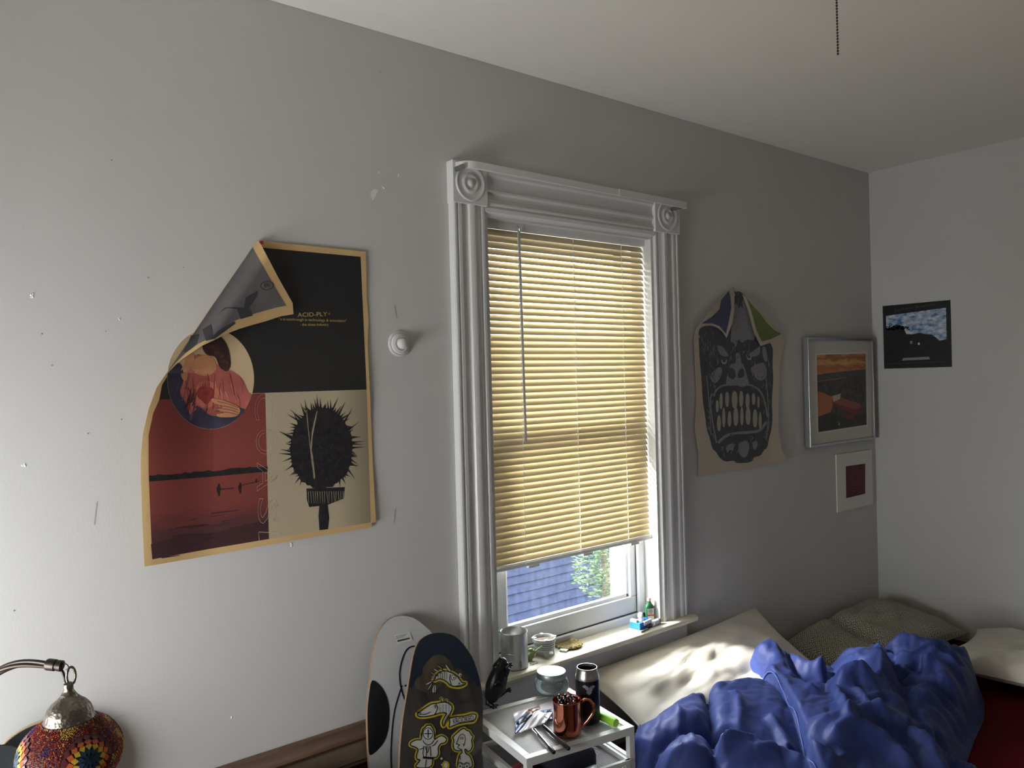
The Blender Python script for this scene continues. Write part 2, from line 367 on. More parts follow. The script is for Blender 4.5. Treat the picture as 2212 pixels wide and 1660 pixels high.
MB().add([(VX0+.07, .12, 1.38), (VX1-.07, .12, 1.38), (VX1-.07, .12, VZ1-.06), (VX0+.07, .12, VZ1-.06)], [(0, 1, 2, 3)]).build('pane', 'pane', uo)

# ------------------------------------------------------------------ blind
def slatmat():
    m = bpy.data.materials.new('slat_vinyl'); m.use_nodes = True; nt = m.node_tree; b = nt.nodes['Principled BSDF']
    b.inputs['Base Color'].default_value = lin((210, 195, 160)); b.inputs['Roughness'].default_value = .38
    t = nt.nodes.new('ShaderNodeBsdfTranslucent'); t.inputs[0].default_value = lin((246, 212, 150))
    mx = nt.nodes.new('ShaderNodeMixShader'); mx.inputs[0].default_value = .015
    nt.links.new(b.outputs[0], mx.inputs[1]); nt.links.new(t.outputs[0], mx.inputs[2]); nt.links.new(mx.outputs[0], nt.nodes['Material Output'].inputs[0])
    return m
M['slat'] = slatmat()
M['blind_white'] = mat('blind_white', (222, 222, 218), .4)
BX0, BX1, BY = 1.478, 2.222, .028
blind = thing('window_blind', 'white slatted blind with warm glowing slats pulled most of the way down the window', 'window blind', (1.85, BY, 2.03))
MB().box((BX0-.004, BY-.014, 2.018), (BX1+.004, BY+.014, 2.044)).build('headrail', 'blind_white', blind, bevel=.002)
PITCH, NS, TILT = .0212, 51, math.radians(60)
sv = []
SN = 8
for e in range(2):
    for i in range(SN+1):
        t = i/SN*2-1; u_ = t*.0127; h_ = .0024*(1-t*t)
        dy = -u_*math.cos(TILT); dz = -u_*math.sin(TILT)
        # room edge (t=+1) low; crown bulges up towards the room
        sv.append(((BX1 if e else BX0), dy-h_*math.sin(TILT), dz+h_*math.cos(TILT)))
slat_me = None
for k in range(NS):
    z = 2.018-.012-k*PITCH
    if slat_me is None:
        b = MB().add([Vector(p)+Vector((0, BY, z)) for p in sv], [(i, i+1, SN+2+i, SN+1+i) for i in range(SN)])
        o = b.build('slat', 'slat', blind, smooth='all'); slat_me = o; z0 = z
    else:
        c = slat_me.copy(); COL.objects.link(c); c.parent = blind; c.location = (0, 0, z-z0)
        c.rotation_euler = (random.uniform(-.05, .05)*0, 0, 0)
zb = z-PITCH
MB().ext([(BY-.013, zb+.004), (BY-.009, zb+.010), (BY+.009, zb+.010), (BY+.013, zb+.004), (BY+.012, zb-.006), (BY-.012, zb-.006)], 'x', BX0-.003, BX1+.003).build('bottom_rail', 'blind_white', blind, smooth=30)
for x in (1.612, 1.858, 2.098):
    b = MB()
    for s in (-1, 1): b.tube([(x, BY+s*.0135, 2.02), (x, BY+s*.0135, zb)], .0006, 5)
    for k in range(NS): b.tube([(x, BY-.0135, 2.006-k*PITCH-.008), (x+.0015, BY-.0150, 2.006-k*PITCH+.004)], .0011, 5)
    b.build('ladder_cord', 'blind_white', blind)
    MB().box((x+.01, BY-.016, zb-.014), (x+.055, BY-.002, zb-.006)).build('rail_clip', 'blind_white', blind, bevel=.001)
m = mat('clear_wand', (150, 150, 150), .12, spec=.7); M['wand'] = m
p0 = P(1121, 500, y=BY-.024); p1 = P(1136, 955, y=BY-.022)
wd = MB().tube([p0, p1], .0042, 6).build('tilt_wand', 'wand', blind)
MB().tube([p0+Vector((0, .012, .02)), p0+Vector((0, -.002, .012)), p0+Vector((.003, 0, .002)), p0], .0016, 6).build('wand_hook', 'steel', wd)

# ------------------------------------------------------------------ curtain rod
rod = thing('curtain_rod', 'flat white curtain rod with bent left end mounted across the top of the window casing', 'curtain rod', (1.85, -.06, 2.19))
zt0 = P(1010, 345, y=-.08).z; zt1 = P(1483, 438, y=-.08).z; x0 = P(990, 345, y=-.05).x; x1 = P(1483, 440, y=-.08).x
path = []
for k in range(9):
    a = math.pi/2*k/8; path.append((x0+.045*(1-math.cos(a)), -.036-.045*math.sin(a)))
path += [(x0+.3, -.081), (x0+.6, -.0815), (x0+.7, -.082), (x1-.02, -.081), (x1, -.079), (x1-.004, -.072)]
b = MB()
n = len(path)
def rz(x): return zt0+(zt1-zt0)*(x-x0)/(x1-x0)
vs = []
for (x, y) in path:
    for dy, dz in ((0, 0), (0, -.021), (.006, -.022), (.006, .001)): vs.append((x, y+dy, rz(x)+dz))
b.add(vs, [(i*4+a, i*4+(a+1) % 4, (i+1)*4+(a+1) % 4, (i+1)*4+a) for i in range(n-1) for a in range(4)]+[(3, 2, 1, 0), ((n-1)*4, (n-1)*4+1, (n-1)*4+2, (n-1)*4+3)])
b.build('rod_band', 'trim', rod, smooth=35)
b = MB()
xs = x0+.655
vs = []
for x in (xs, x1-.001):
    for dy, dz in ((-.083, .0015), (-.083, -.0225), (-.079, -.0225), (-.079, .0015)): vs.append((x, dy, rz(x)+dz))
b.add(vs, [(a, (a+1) % 4, 4+(a+1) % 4, 4+a) for a in range(4)]+[(3, 2, 1, 0), (4, 5, 6, 7)]); b.build('rod_sleeve', 'trim', rod)
for x in (x0+.002, x1-.03):
    MB().box((x-.006, -.075, rz(x)-.026), (x+.006, -.034, rz(x)-.014)).build('bracket', 'steel', rod, bevel=.001)

# round painted stop on the wall
st = thing('wall_bumper', 'small round wall bumper painted over in wall white beside the tall window', 'wall bumper', P(863, 744, y=0))
c = P(863, 743, y=0)
MB().lathe([(.037, 0), (.037, .004), (.033, .006), (.031, .005), (.028, .010), (.020, .013), (.018, .011), (.0165, .012)], 40, frame(c, (0, -1, 0))).build('backplate', 'wall', st, smooth=35)
MB().lathe([(.0145, .010), (.0155, .02), (.0135, .026), (.008, .029), (.001, .030)], 32, frame(c, (0, -1, 0))).build('knob', 'wall', st, smooth=50)

# unseen roof overhang, added to keep sun off the upper blind
M['soffit'] = mat('soffit_paint', (176, 176, 172), .8)
struct(MB().box((XL-.6, .15, 2.56), (XR+1, 1.08, 2.68)).build('eave', 'soffit'))
# ------------------------------------------------------------------ outside: neighbour's roof, tree, ground
M['shingle'] = mat('roof_shingle', (17, 24, 42), .9, spec=.1, bump=.5, bscale=40, c2=(12, 17, 31), vscale=14, stretch=(1, 1, 1), dist=.01)
M['siding'] = mat('house_siding', (120, 122, 124), .8)
M['grass'] = mat('pale_concrete', (196, 190, 178), .9, vary=.1)
struct(MB().box((-30, .6, -3.6), (40, 40, -3.5)).build('ground', 'grass'))
hs = thing('neighbour_house', 'neighbouring house with a blue grey shingle roof seen through the lower pane', 'house', (5, 6, -3.5))
SL = math.radians(33); y0, z0, RX0, RX1 = 4.4, -2.0, -2.0, 16.0
MB().add([(RX0, y0, z0), (RX1, y0, z0), (RX1, y0+6*math.cos(SL), z0+6*math.sin(SL)), (RX0, y0+6*math.cos(SL), z0+6*math.sin(SL)), (RX0, y0+12*math.cos(SL), z0), (RX1, y0+12*math.cos(SL), z0)], [(0, 1, 2, 3), (3, 2, 5, 4), (0, 3, 4), (1, 5, 2)]).build('roof_deck', 'shingle', hs)
MB().box((RX0+.4, y0+.4, -3.5), (RX1-.4, y0+9.6, z0)).build('house_wall', 'siding', hs)
nrm = Vector((0, -math.sin(SL), math.cos(SL))); al = Vector((0, math.cos(SL), math.sin(SL)))
for k in range(42):
    a = Vector((0, y0, z0))+al*(k*.14); c = a+al*.2
    lo = a+nrm*.022; hi = c+nrm*.004; b = MB(); vs = []
    n = 60
    for i in range(n+1):
        x = RX0+(RX1-RX0)*i/n; j = random.uniform(-.004, .004)
        vs += [lo+Vector((x, 0, 0))+al*j, hi+Vector((x, 0, 0)), lo-nrm*.012+Vector((x, 0, 0))+al*j]
    b.add(vs, [(i*3, i*3+3, i*3+4, i*3+1) for i in range(n)]+[(i*3+2, i*3+5, i*3+3, i*3) for i in range(n)])
    b.build('shingle_course', 'shingle', hs)
M['leaf'] = mat('leaf', (52, 78, 34), .6, c2=(34, 52, 24), vscale=4); M['bark'] = mat('bark', (72, 60, 48), .9)
tc_ = P(1302, 1222, d=7.6)
tree = thing('garden_tree', 'leafy green tree standing before the blue roof outside the window', 'tree', (tc_.x, tc_.y, -3.5))
MB().tube([(tc_.x, tc_.y, -3.5), (tc_.x+.05, tc_.y, tc_.z-.3), (tc_.x, tc_.y, tc_.z+.4)], [.09, .05, .02], 8).build('trunk', 'bark', tree)
b = MB()
for k in range(2600):
    while True:
        q = Vector((random.uniform(-1, 1), random.uniform(-1, 1), random.uniform(-1, 1)))
        if q.length < 1: break
    q = q*(.75+.25*noise.noise(q*3)); cl = noise.noise(q*2.6+Vector((3, 1, 7)))
    if cl < -.12: continue
    p = tc_+Vector((q.x*.40, q.y*.40, q.z*.44)); s = random.uniform(.016, .034)
    R3 = Matrix.Rotation(random.uniform(0, 6.28), 3, 'Z') @ Matrix.Rotation(random.uniform(-1, 1), 3, 'X')
    b.add([p+R3 @ Vector(v) for v in ((-s, 0, 0), (0, -s*.4, s*.1), (s, 0, 0), (0, s*.4, s*.1))], [(0, 1, 2, 3)])
b.build('foliage', 'leaf', tree, kind='stuff')

# ================================================================== POSTERS AND PICTURES
def seg(px_, py_, a, b):
    ax, ay = a; bx, by = b; t = ((px_-ax)*(bx-ax)+(py_-ay)*(by-ay))/((bx-ax)**2+(by-ay)**2)
    return t, ((px_-ax)*(by-ay)-(py_-ay)*(bx-ax))/math.hypot(bx-ax, by-ay)
# --- big skate poster, upper left corner flopped forward
pin = P(556, 523, y=0)
pos = thing('skate_poster', 'large kraft bordered skate poster with its upper left corner flopped over', 'poster', P(560, 850, y=-.004))
def d1(x, y):
    """distance of the sheet from the wall: the loose left side bellies out"""
    v = smooth01((y-520)/230)*(1-.55*smooth01((y-820)/420)); xl = 330+220*max(0, (800-y)/280) if y < 800 else 318
    h = smooth01((xl+150-x)/170)
    return .004+.045*v*h+.004*math.sin(y*.02+x*.013)*smooth01((y-560)/100)*.5+.002
def pmap(x, y, l=0): return P(x, y, y=-(d1(x, y)+l*.0003))
def fmap(x, y, l=0):
    t, s = seg(x, y, (553, 520), (358, 810)); s = abs(s)
    return P(x, y, y=-(d1(x, y)+.006+.02*smooth01(s/45)*(1-smooth01((s-70)/90)*.55)+l*.0005))
sheet = [(556, 520), (790, 544), (792, 640), (796, 692), (794, 742), (799, 850), (805, 1000), (812, 1128), (803, 1131), (802, 1140), (690, 1159), (580, 1178), (440, 1203), (312, 1225), (307, 1120), (304, 1030), (304, 985), (309, 935), (321, 884), (338, 838), (360, 806), (450, 672)]
pr = Print(pmap, 9); pr.poly(sheet, 'tan', 0); o = pr.build('sheet', pos)
M['p_black'] = gradmat('print_black', 'Z', [(1.3, (34, 33, 33)), (1.58, (38, 37, 36)), (1.9, (27, 27, 29))], .6, 30, .3)
M['p_red'] = gradmat('print_red', 'Z', [(1.1, (58, 34, 40)), (1.19, (86, 44, 44)), (1.24, (122, 56, 48)), (1.36, (132, 60, 50)), (1.56, (118, 50, 46))], .7, 5, .22, (1, 1, 5))
M['p_cream'] = gradmat('print_cream', 'X', [(.8, (178, 164, 136)), (.93, (186, 172, 142)), (1.06, (130, 118, 96))], .7, 4, .2)
M['p_dark'] = mat('print_dark', (34, 30, 32), .7, vary=.4, vscale=60); M['p_maroon'] = mat('print_maroon', (66, 38, 40), .7)
M['p_line'] = mat('print_outline', (206, 196, 176), .6); M['p_gold'] = mat('print_gold', (196, 166, 96), .6); M['p_grey'] = mat('print_back', (104, 100, 100), .8, vary=.12, vscale=14); M['p_dgrey'] = mat('print_ghost', (66, 66, 67), .8)
M['p_robe'] = mat('print_robe', (190, 104, 92), .7, c2=(160, 84, 76), vscale=14); M['p_skin'] = mat('print_skin', (196, 138, 98), .7, vary=.1, vscale=20)
M['p_blue'] = mat('print_cloak', (66, 62, 82), .7, c2=(50, 46, 62), vscale=18); M['p_hair'] = mat('print_hair', (60, 38, 32), .7, vary=.3, vscale=40)
M['p_slit'] = mat('pod_slit', (150, 138, 114), .7, vary=.2, vscale=60); M['p_rlight'] = mat('robe_light', (206, 126, 104), .7); M['p_rdark'] = mat('robe_dark', (138, 70, 66), .7); M['p_clight'] = mat('cloak_light', (92, 84, 100), .7); M['p_hlight'] = mat('hair_light', (86, 56, 44), .7); M['p_heart'] = mat('print_heart', (152, 58, 50), .7, vary=.2, vscale=60); M['p_sky'] = mat('print_sky', (204, 178, 140), .7, vary=.06, vscale=10); M['p_glow'] = mat('print_glow', (200, 118, 94), .7)
pr = Print(pmap, 9)
pr.poly([(545, 536), (563, 535), (779, 555), (792, 842), (573, 849), (541, 850), (452, 857), (344, 864), (350, 832), (366, 806)], 'p_black', 1)
pr.poly([(344, 864), (452, 857), (573, 849), (581, 1165), (450, 1187), (329, 1209), (324, 1100), (321, 1020), (321, 940), (331, 893)], 'p_red', 1)
pr.poly([(573, 849), (792, 842), (801, 1129), (581, 1165)], 'p_cream', 1)
# lake: far shore, ripples, two floating birds
top = [(322+(578-322)*k/26, 1029-22*k/26+random.uniform(-2.5, 2.5)) for k in range(27)]
pr.poly(top+[(578, 1019), (450, 1031), (322, 1041)], 'p_dark', 2)
for k in range(46):
    t = random.random()**.7; x = random.uniform(326, 560); ln = random.uniform(14, 60); y = 1100+(1200-1100)*t
    if y > 1209-44*(x-329)/252-6 or x+ln > 578: continue
    pr.line([(x, y-.1*(x-450)*.9), (x+ln, y-.1*(x+ln-450)*.9-2)], random.uniform(1.2, 3.2), 'p_maroon', 2, .5)
pr.poly([(326, 1176), (400, 1157), (470, 1150), (578, 1122), (581, 1165), (450, 1187), (329, 1209)], 'p_maroon', 1.5)
for x, y, s in ((472, 1058, 1), (518, 1054, .85), (553, 1039, .35)):
    pr.ell((x, y), 4.5*s, 8*s, 'p_dark', 2, 12); pr.ell((x+1, y-9*s), 2.6*s, 4*s, 'p_dark', 2, 10); pr.ell((x+1, y+10*s), 2.6*s, 5*s, 'p_dark', 2, 10)
pr.line([(472, 1058), (505, 1055)], 3, 'p_maroon', 2); pr.line([(518, 1050), (560, 1040)], 2, 'p_maroon', 2)
# round vignette: generic robed half figure
pr.rnd = 2
C0 = (455, 819)
circ = lambda a, k=1: (C0[0]+94*k*math.cos(a), C0[1]+109*k*math.sin(a))
pr.ell(C0, 94, 109, 'p_sky', 2, 44)
arc = lambda a0, a1, n=12, k=.995: [circ(math.radians(a0+(a1-a0)*i/n), k) for i in range(n+1)]
pr.poly([(432, 762), (470, 790), (500, 800), (525, 818), (536, 848)]+arc(18, 165, 22)+[(364, 830), (385, 800), (410, 775)], 'p_robe', 3)
pr.poly(arc(88, 188, 16)+[(372, 790), (392, 782), (398, 820), (386, 850), (402, 870), (412, 905), (425, 880), (440, 905)], 'p_blue', 4)
pr.poly(arc(36, 90, 8)+[(440, 905), (420, 880), (428, 876), (460, 905), (500, 880)], 'p_blue', 4)
pr.poly([(415, 780), (440, 765), (462, 772), (470, 796), (455, 812), (430, 812), (412, 800)], 'p_skin', 4)
pr.poly([(440, 735), (470, 720), (492, 745), (500, 790), (490, 805), (474, 795), (466, 770), (446, 768), (436, 752)], 'p_hair', 5)
pr.poly([(402, 772), (418, 762), (422, 780), (408, 800), (402, 826), (392, 818), (390, 800), (396, 790)], 'p_skin', 5)
pr.ell((446, 852), 26, 30, 'p_glow', 4, 20)
pr.ell((438, 850), 13, 15, 'p_heart', 5, 16); pr.ell((452, 850), 11, 14, 'p_heart', 5, 16); pr.poly([(430, 858), (460, 858), (446, 878)], 'p_heart', 5)
for k in range(5): pr.line([(438+3*k, 838), (435+4.2*k, 815+abs(k-2)*4)], 2.5, 'p_heart', 5, .8)
pr.poly([(456, 860), (480, 864), (516, 878), (520, 890), (510, 902), (470, 902), (466, 895), (488, 892), (466, 884), (486, 880), (458, 870)], 'p_skin', 6)
for k in range(22):
    t_ = random.uniform(0, 1); x = 398+130*t_; y = 812+random.uniform(0, 46)
    pr.line([(x, y), (x+random.uniform(-4, 10), y+16), (x+random.uniform(-2, 16), y+random.uniform(26, 44))], random.uniform(1.2, 3.4), random.choice(('p_rlight', 'p_rdark')), 4, .8)
for k in range(16):
    t_ = random.random(); a_ = math.radians(100+80*t_); x, y = circ(a_, random.uniform(.62, .95)); pr.line([(x, y), (x+6, y-14), (x+9, y-30)], random.uniform(1.5, 3.5), random.choice(('p_clight', 'p_hair')), 5, .7)
for k in range(26):
    t_ = random.random(); x = 448+46*t_; y = 738+62*t_*random.uniform(.6, 1); pr.ell((x, y), random.uniform(2, 4.5), random.uniform(3, 6), random.choice(('p_hair', 'p_hlight')), 6, 9, random.uniform(0, 3))
for k in range(4): pr.line([(470-2*k, 868+7*k), (498, 874+6*k), (514, 882+5*k)], 1, 'p_rdark', 7)
for k in range(7):
    x = 400+16*k; pr.line([(x, 800+random.uniform(0, 30)), (x+random.uniform(-8, 12), 850+random.uniform(0, 40))], 1.6, 'p_heart', 4)
# spiny seed pod on its stalk
pr.rnd = 0
cp = (694, 968)
egg = []
for k in range(72):
    a = 2*math.pi*k/72; rr = 1+random.uniform(-.025, .03); egg.append((cp[0]+(67-7*math.sin(-a)*.6)*rr*math.cos(a), cp[1]+88*rr*math.sin(a)))
pr.poly(egg, 'p_dark', 3)
for k in range(84):
    a = 2*math.pi*k/84+random.uniform(-.03, .03)
    if 55 < math.degrees(a) < 125: continue
    L_ = random.choice((1.1, 1.14, 1.18, 1.24, 1.32, 1.4)); bx, by = cp[0]+64*math.cos(a), cp[1]+85*math.sin(a); tw = random.uniform(-.10, .10)
    tx_, ty_ = cp[0]+68*L_*math.cos(a+tw), cp[1]+88*L_*math.sin(a+tw); ca, sa = -math.sin(a)*2.6, math.cos(a)*2.6
    pr.poly([(bx-ca, by-sa), ((bx+tx_)/2-ca*.35, (by+ty_)/2-sa*.35), (tx_, ty_), ((bx+tx_)/2+ca*.35, (by+ty_)/2+sa*.35), (bx+ca, by+sa)], 'p_dark', 3)
for k in range(150):
    a = random.uniform(0, 6.28); q = random.uniform(0, .95); x = cp[0]+66*q*math.cos(a); y = cp[1]+84*q*math.sin(a)
    pr.line([(x, y), (x+random.uniform(-5, 5), y+random.uniform(-7, 7))], random.uniform(.7, 1.8), 'p_dgrey', 4, .9)
pr.poly([(661, 886), (663, 886), (670, 960), (676, 985), (681, 1032), (678, 1036), (672, 990), (669, 965)], 'p_slit', 5); pr.poly([(684, 888), (686, 889), (676, 940), (673, 975), (671, 960), (674, 930)], 'p_slit', 5)
pr.poly([(662, 1056), (745, 1053), (741, 1078), (706, 1092), (668, 1096), (663, 1080)], 'p_dark', 3)
for k in range(16): x = 666+5*k; pr.line([(x, 1062), (x+random.uniform(-3, 3), 1088)], 1, 'p_cream', 4, .6)
pr.poly([(690, 1090), (708, 1092), (711, 1120), (708, 1144), (690, 1146), (688, 1115)], 'p_dark', 3)
# lettering
pr.text('ACID-PLY', (643, 685), (707, 683), 9, 'p_gold', 3); pr.text('\u00ae', (709, 680), (713, 680), 4, 'p_gold', 3)
pr.text('"a breakthrough in technology & innovation"', (603, 692), (749, 696), 5.5, 'p_gold', 3); pr.text('- the skate industry', (648, 704), (710, 704), 5.5, 'p_gold', 3)
for ch, y0_, y1_ in (('C', 850, 908), ('O', 928, 982), ('A', 1000, 1062), ('S', 1077, 1132), ('T', 1150, 1160)):
    sh = (y0_-850)*.03; y1c = y1_ if ch != 'T' else 1160
    if ch == 'T': pr.line([(560, 1168), (559, 1150), (602, 1152), (602, 1160)], 1, 'p_line', 3); continue
    pr.text(ch, (551+sh, y0_), (551+sh, y1c), 42, 'p_line', 4, outline=.0035)
pr.build('printed_image', pos)
fl = [(556, 519), (563, 527), (600, 598), (632, 655), (634, 679), (605, 684), (575, 694), (546, 702), (516, 711), (488, 722), (461, 736), (437, 747), (413, 763), (394, 776), (380, 788), (359, 810), (450, 672)]
pr = Print(fmap, 6); pr.poly(fl, 'tan', 0)
pr.poly([(545, 535), (583, 602), (618, 661), (600, 664), (567, 673), (535, 682), (505, 694), (482, 711), (461, 727), (430, 742), (402, 762), (378, 785), (362, 804), (452, 671)], 'p_grey', 1)
pr.ell((577, 617), 15, 10, 'p_dgrey', 2, 24, -.1); pr.ell((577, 617), 12.6, 8, 'p_grey', 3, 24, -.1); pr.text('R', (572, 622), (584, 619), 9, 'p_dgrey', 4)
pr.poly([(557, 628), (556, 640), (539, 664), (546, 682), (520, 690), (512, 668), (490, 666), (472, 677), (486, 664), (527, 665), (531, 643)], 'p_dgrey', 2)
pr.poly([(456, 700), (460, 727), (470, 716), (505, 695), (508, 700), (464, 732), (445, 737), (437, 712)], 'p_dgrey', 2)
pr.poly([(413, 725), (430, 722), (425, 742), (412, 755), (402, 762), (395, 760), (404, 745)], 'p_dgrey', 2)
pr.build('flopped_corner', pos)
M['pin_red'] = mat('pin_red', (150, 30, 34), .4)
MB().lathe([(.004, 0), (.0045, .004), (.0025, .007), (.003, .012), (.0045, .013), (.0045, .015)], 12, frame(P(561, 526, y=-.008), (0, -1, 0))).build('push_pin', 'pin_red', pos, smooth=40)
for o in pos.children:
    if o.name.split('.')[0] in ('sheet', 'flopped_corner'):
        s_ = o.modifiers.new('thin', 'SOLIDIFY'); s_.thickness = .0004; s_.offset = 0

# --- ape face poster
ape = thing('ape_poster', 'cream poster of a snarling ape face with both top corners drooping forward', 'poster', P(1600, 820, y=-.004))
def d2(x, y): return .005+.012*smooth01((x-1650)/60)*smooth01((y-700)/300)+.03*smooth01((735-y)/80)*smooth01(abs(x-1592)/90)+.003*math.sin(y*.035)*smooth01((y-740)/50)+.003
amap = lambda x, y, l=0: P(x, y, y=-(d2(x, y)+l*.0003))
afl = lambda x, y, l=0: P(x, y, y=-(d2(x, y)+.008+l*.0005+.012*smooth01(1-abs(x-1590)/60)*smooth01((y-640)/60)))
M['a_paper'] = mat('cream_paper', (190, 178, 160), .8, vary=.04); M['a_dark'] = mat('ape_ink', (80, 81, 84), .8, vary=.08, vscale=40); M['a_grey'] = mat('ape_grey', (138, 137, 140), .8, vary=.18, vscale=160)
M['a_navy'] = mat('back_navy', (78, 80, 104), .8, vary=.06); M['a_green'] = mat('back_green', (120, 132, 72), .8, c2=(92, 106, 66), vscale=220); M['a_tooth'] = mat('ape_tooth', (168, 162, 148), .8)
K = 3.0734
def A(*pts): return [(1460+x/K, 590+y/K) for x, y in pts]
pr = Print(amap, 9)
pr.poly(A((375, 92), (300, 170), (200, 290), (135, 365), (118, 430), (126, 600), (130, 700), (134, 850), (125, 1030), (150, 1200), (145, 1352), (450, 1300), (680, 1260), (742, 1245), (705, 1185), (682, 1050), (684, 800), (690, 600), (728, 440), (705, 405), (560, 260), (450, 140)), 'a_paper', 0)
pr.build('sheet', ape)
pr = Print(amap, 9, 2)
def ap(m, *pts, l=2): pr.poly(A(*pts), m, l)
edge = [(150, 360), (152, 460), (160, 600), (170, 700), (178, 850), (196, 960), (205, 1040), (226, 1100), (240, 1165), (268, 1190), (290, 1230), (330, 1255), (388, 1245), (400, 1265), (505, 1258), (518, 1222), (562, 1215), (585, 1178), (608, 1160), (620, 1090), (635, 1040), (642, 960), (636, 850), (648, 700), (640, 600), (648, 480), (560, 420), (470, 150), (400, 110), (370, 200), (340, 420), (250, 345)]
pr.poly(A(*edge), 'a_dark', 1)
pr.poly(A((395, 180), (420, 250), (455, 150), (490, 260), (530, 400), (520, 450), (470, 440), (440, 470), (415, 430), (400, 500), (385, 460), (360, 460), (372, 330)), 'a_grey', 2)
for t in (((270, 475), (310, 490), (350, 540), (345, 560), (290, 545)), ((470, 545), (540, 500), (560, 480), (560, 540), (520, 560)), ((570, 500), (590, 480), (612, 560), (600, 600), (580, 570))): ap('a_grey', *t)
ap('a_grey', (395, 530), (425, 530), (432, 590), (455, 620), (475, 690), (490, 740), (440, 760), (405, 748), (340, 750), (330, 720), (350, 650), (362, 605), (400, 600))
ap('a_dark', (345, 640), (370, 625), (395, 650), (400, 690), (375, 710), (345, 690), l=3); ap('a_dark', (415, 650), (440, 625), (458, 660), (450, 690), (425, 700), (408, 690), l=3)
ap('a_grey', (240, 660), (290, 620), (310, 640), (295, 700), (260, 740), (225, 700)); ap('a_grey', (490, 640), (520, 610), (590, 590), (605, 640), (600, 700), (560, 720), (520, 690))
for c_ in (((300, 575), (306, 606), (334, 606), (342, 575), (334, 575), (328, 594), (312, 594), (308, 575)), ((465, 545), (475, 577), (498, 580), (506, 550), (498, 550), (492, 568), (480, 566), (472, 545))): ap('a_tooth', *c_, l=3)
# snarl
for x0_, w_, y0_, y1_ in ((275, 22, 845, 925), (300, 24, 800, 905), (340, 28, 790, 890), (390, 42, 785, 900), (434, 30, 785, 890), (476, 30, 800, 900), (516, 26, 800, 875), (548, 16, 820, 895)):
    ap('a_tooth', (x0_-w_*.3, y0_), (x0_+w_*.3, y0_), (x0_+w_*.5, (y0_+y1_)/2), (x0_+w_*.3, y1_), (x0_-w_*.3, y1_), (x0_-w_*.5, (y0_+y1_)/2), l=3)
for x0_, w_, y0_, y1_ in ((286, 30, 945, 1050), (318, 24, 895, 1025), (356, 28, 920, 1020), (398, 36, 890, 1015), (438, 24, 890, 1012), (480, 36, 890, 1008), (526, 34, 905, 1025), (560, 22, 925, 1035)):
    ap('a_tooth', (x0_-w_*.25, y0_), (x0_+w_*.25, y0_), (x0_+w_*.5, (y0_+y1_)/2), (x0_+w_*.3, y1_), (x0_-w_*.3, y1_), (x0_-w_*.5, (y0_+y1_)/2), l=3)
pr.line(A((250, 820), (265, 780), (300, 750), (360, 740), (420, 742), (500, 742), (560, 780), (590, 850), (610, 960)), 4, 'a_grey', 2)
pr.line(A((240, 800), (225, 850), (245, 1000), (270, 1130)), 3, 'a_grey', 2); pr.line(A((600, 990), (560, 1050), (480, 1060), (400, 1065), (330, 1080), (280, 1130)), 6, 'a_grey', 2)
pr.line(A((205, 680), (215, 800), (230, 980), (232, 1080)), 1.8, 'a_grey', 2); pr.line(A((600, 700), (610, 820), (618, 960), (600, 1090)), 2.2, 'a_grey', 2)
for t in (((330, 1150), (370, 1130), (385, 1140), (380, 1190), (360, 1170), (340, 1200)), ((410, 1130), (480, 1110), (490, 1160), (470, 1225), (440, 1225), (420, 1200)), ((505, 1120), (545, 1115), (540, 1160), (515, 1180))): ap('a_grey', *t)
for k in range(9): x = 365+16*k; pr.line(A((x, 1070), (x+4, 1100)), 3.4, 'a_dark', 3)
for k in range(26): x = random.uniform(160, 260); y = random.uniform(380, 560); pr.line(A((x, y), (x+random.uniform(-6, 8), y+random.uniform(20, 45))), 1.2, 'a_grey', 2, .7)
for k in range(14): x = random.uniform(390, 440); y = random.uniform(120, 200); pr.line(A((x, y), (x+random.uniform(-8, 8), y+random.uniform(20, 40))), 2, 'a_dark', 3, .7)
for x0_, x1_, y0_, y1_, n_ in ((225, 300, 560, 760, 22), (500, 620, 560, 760, 22), (300, 560, 1080, 1200, 30), (560, 625, 780, 1100, 18), (205, 260, 780, 1080, 18), (330, 520, 440, 560, 20)):
    for k in range(n_):
        x = random.uniform(x0_, x1_); y = random.uniform(y0_, y1_); pr.line(A((x, y), (x+random.uniform(-10, 10), y+random.uniform(8, 16)), (x+random.uniform(-14, 14), y+random.uniform(20, 40))), random.uniform(1, 2.6), random.choice(('a_grey', 'a_grey', 'a_dark')), 4, .8)
pr.build('printed_face', ape)
pr = Print(afl, 6)
pr.poly(A((375, 95), (350, 112), (270, 210), (190, 305), (135, 368), (200, 340), (255, 348), (300, 375), (337, 432), (372, 340), (388, 250), (388, 160)), 'a_paper', 0)
pr.poly(A((352, 118), (362, 160), (368, 230), (352, 320), (332, 405), (290, 355), (240, 335), (170, 336), (240, 290), (290, 240), (300, 180)), 'a_navy', 1)
pr.build('drooping_corner', ape)
pr = Print(afl, 6)
pr.poly(A((440, 140), (500, 195), (640, 360), (712, 412), (640, 458), (562, 487), (520, 400), (480, 250)), 'a_paper', 0)
pr.poly(A((465, 160), (510, 215), (560, 270), (600, 325), (650, 378), (700, 405), (630, 440), (570, 456), (535, 380), (500, 250)), 'a_green', 1)
pr.build('drooping_corner', ape)
for o in ape.children:
    if o.name.split('.')[0] in ('sheet', 'drooping_corner'): s_ = o.modifiers.new('thin', 'SOLIDIFY'); s_.thickness = .0004; s_.offset = 0
MB().lathe([(.003, 0), (.003, .004), (.0015, .006)], 10, frame(P(1583, 622, y=-.006), (0, -1, 0))).build('tack', 'steel', ape)

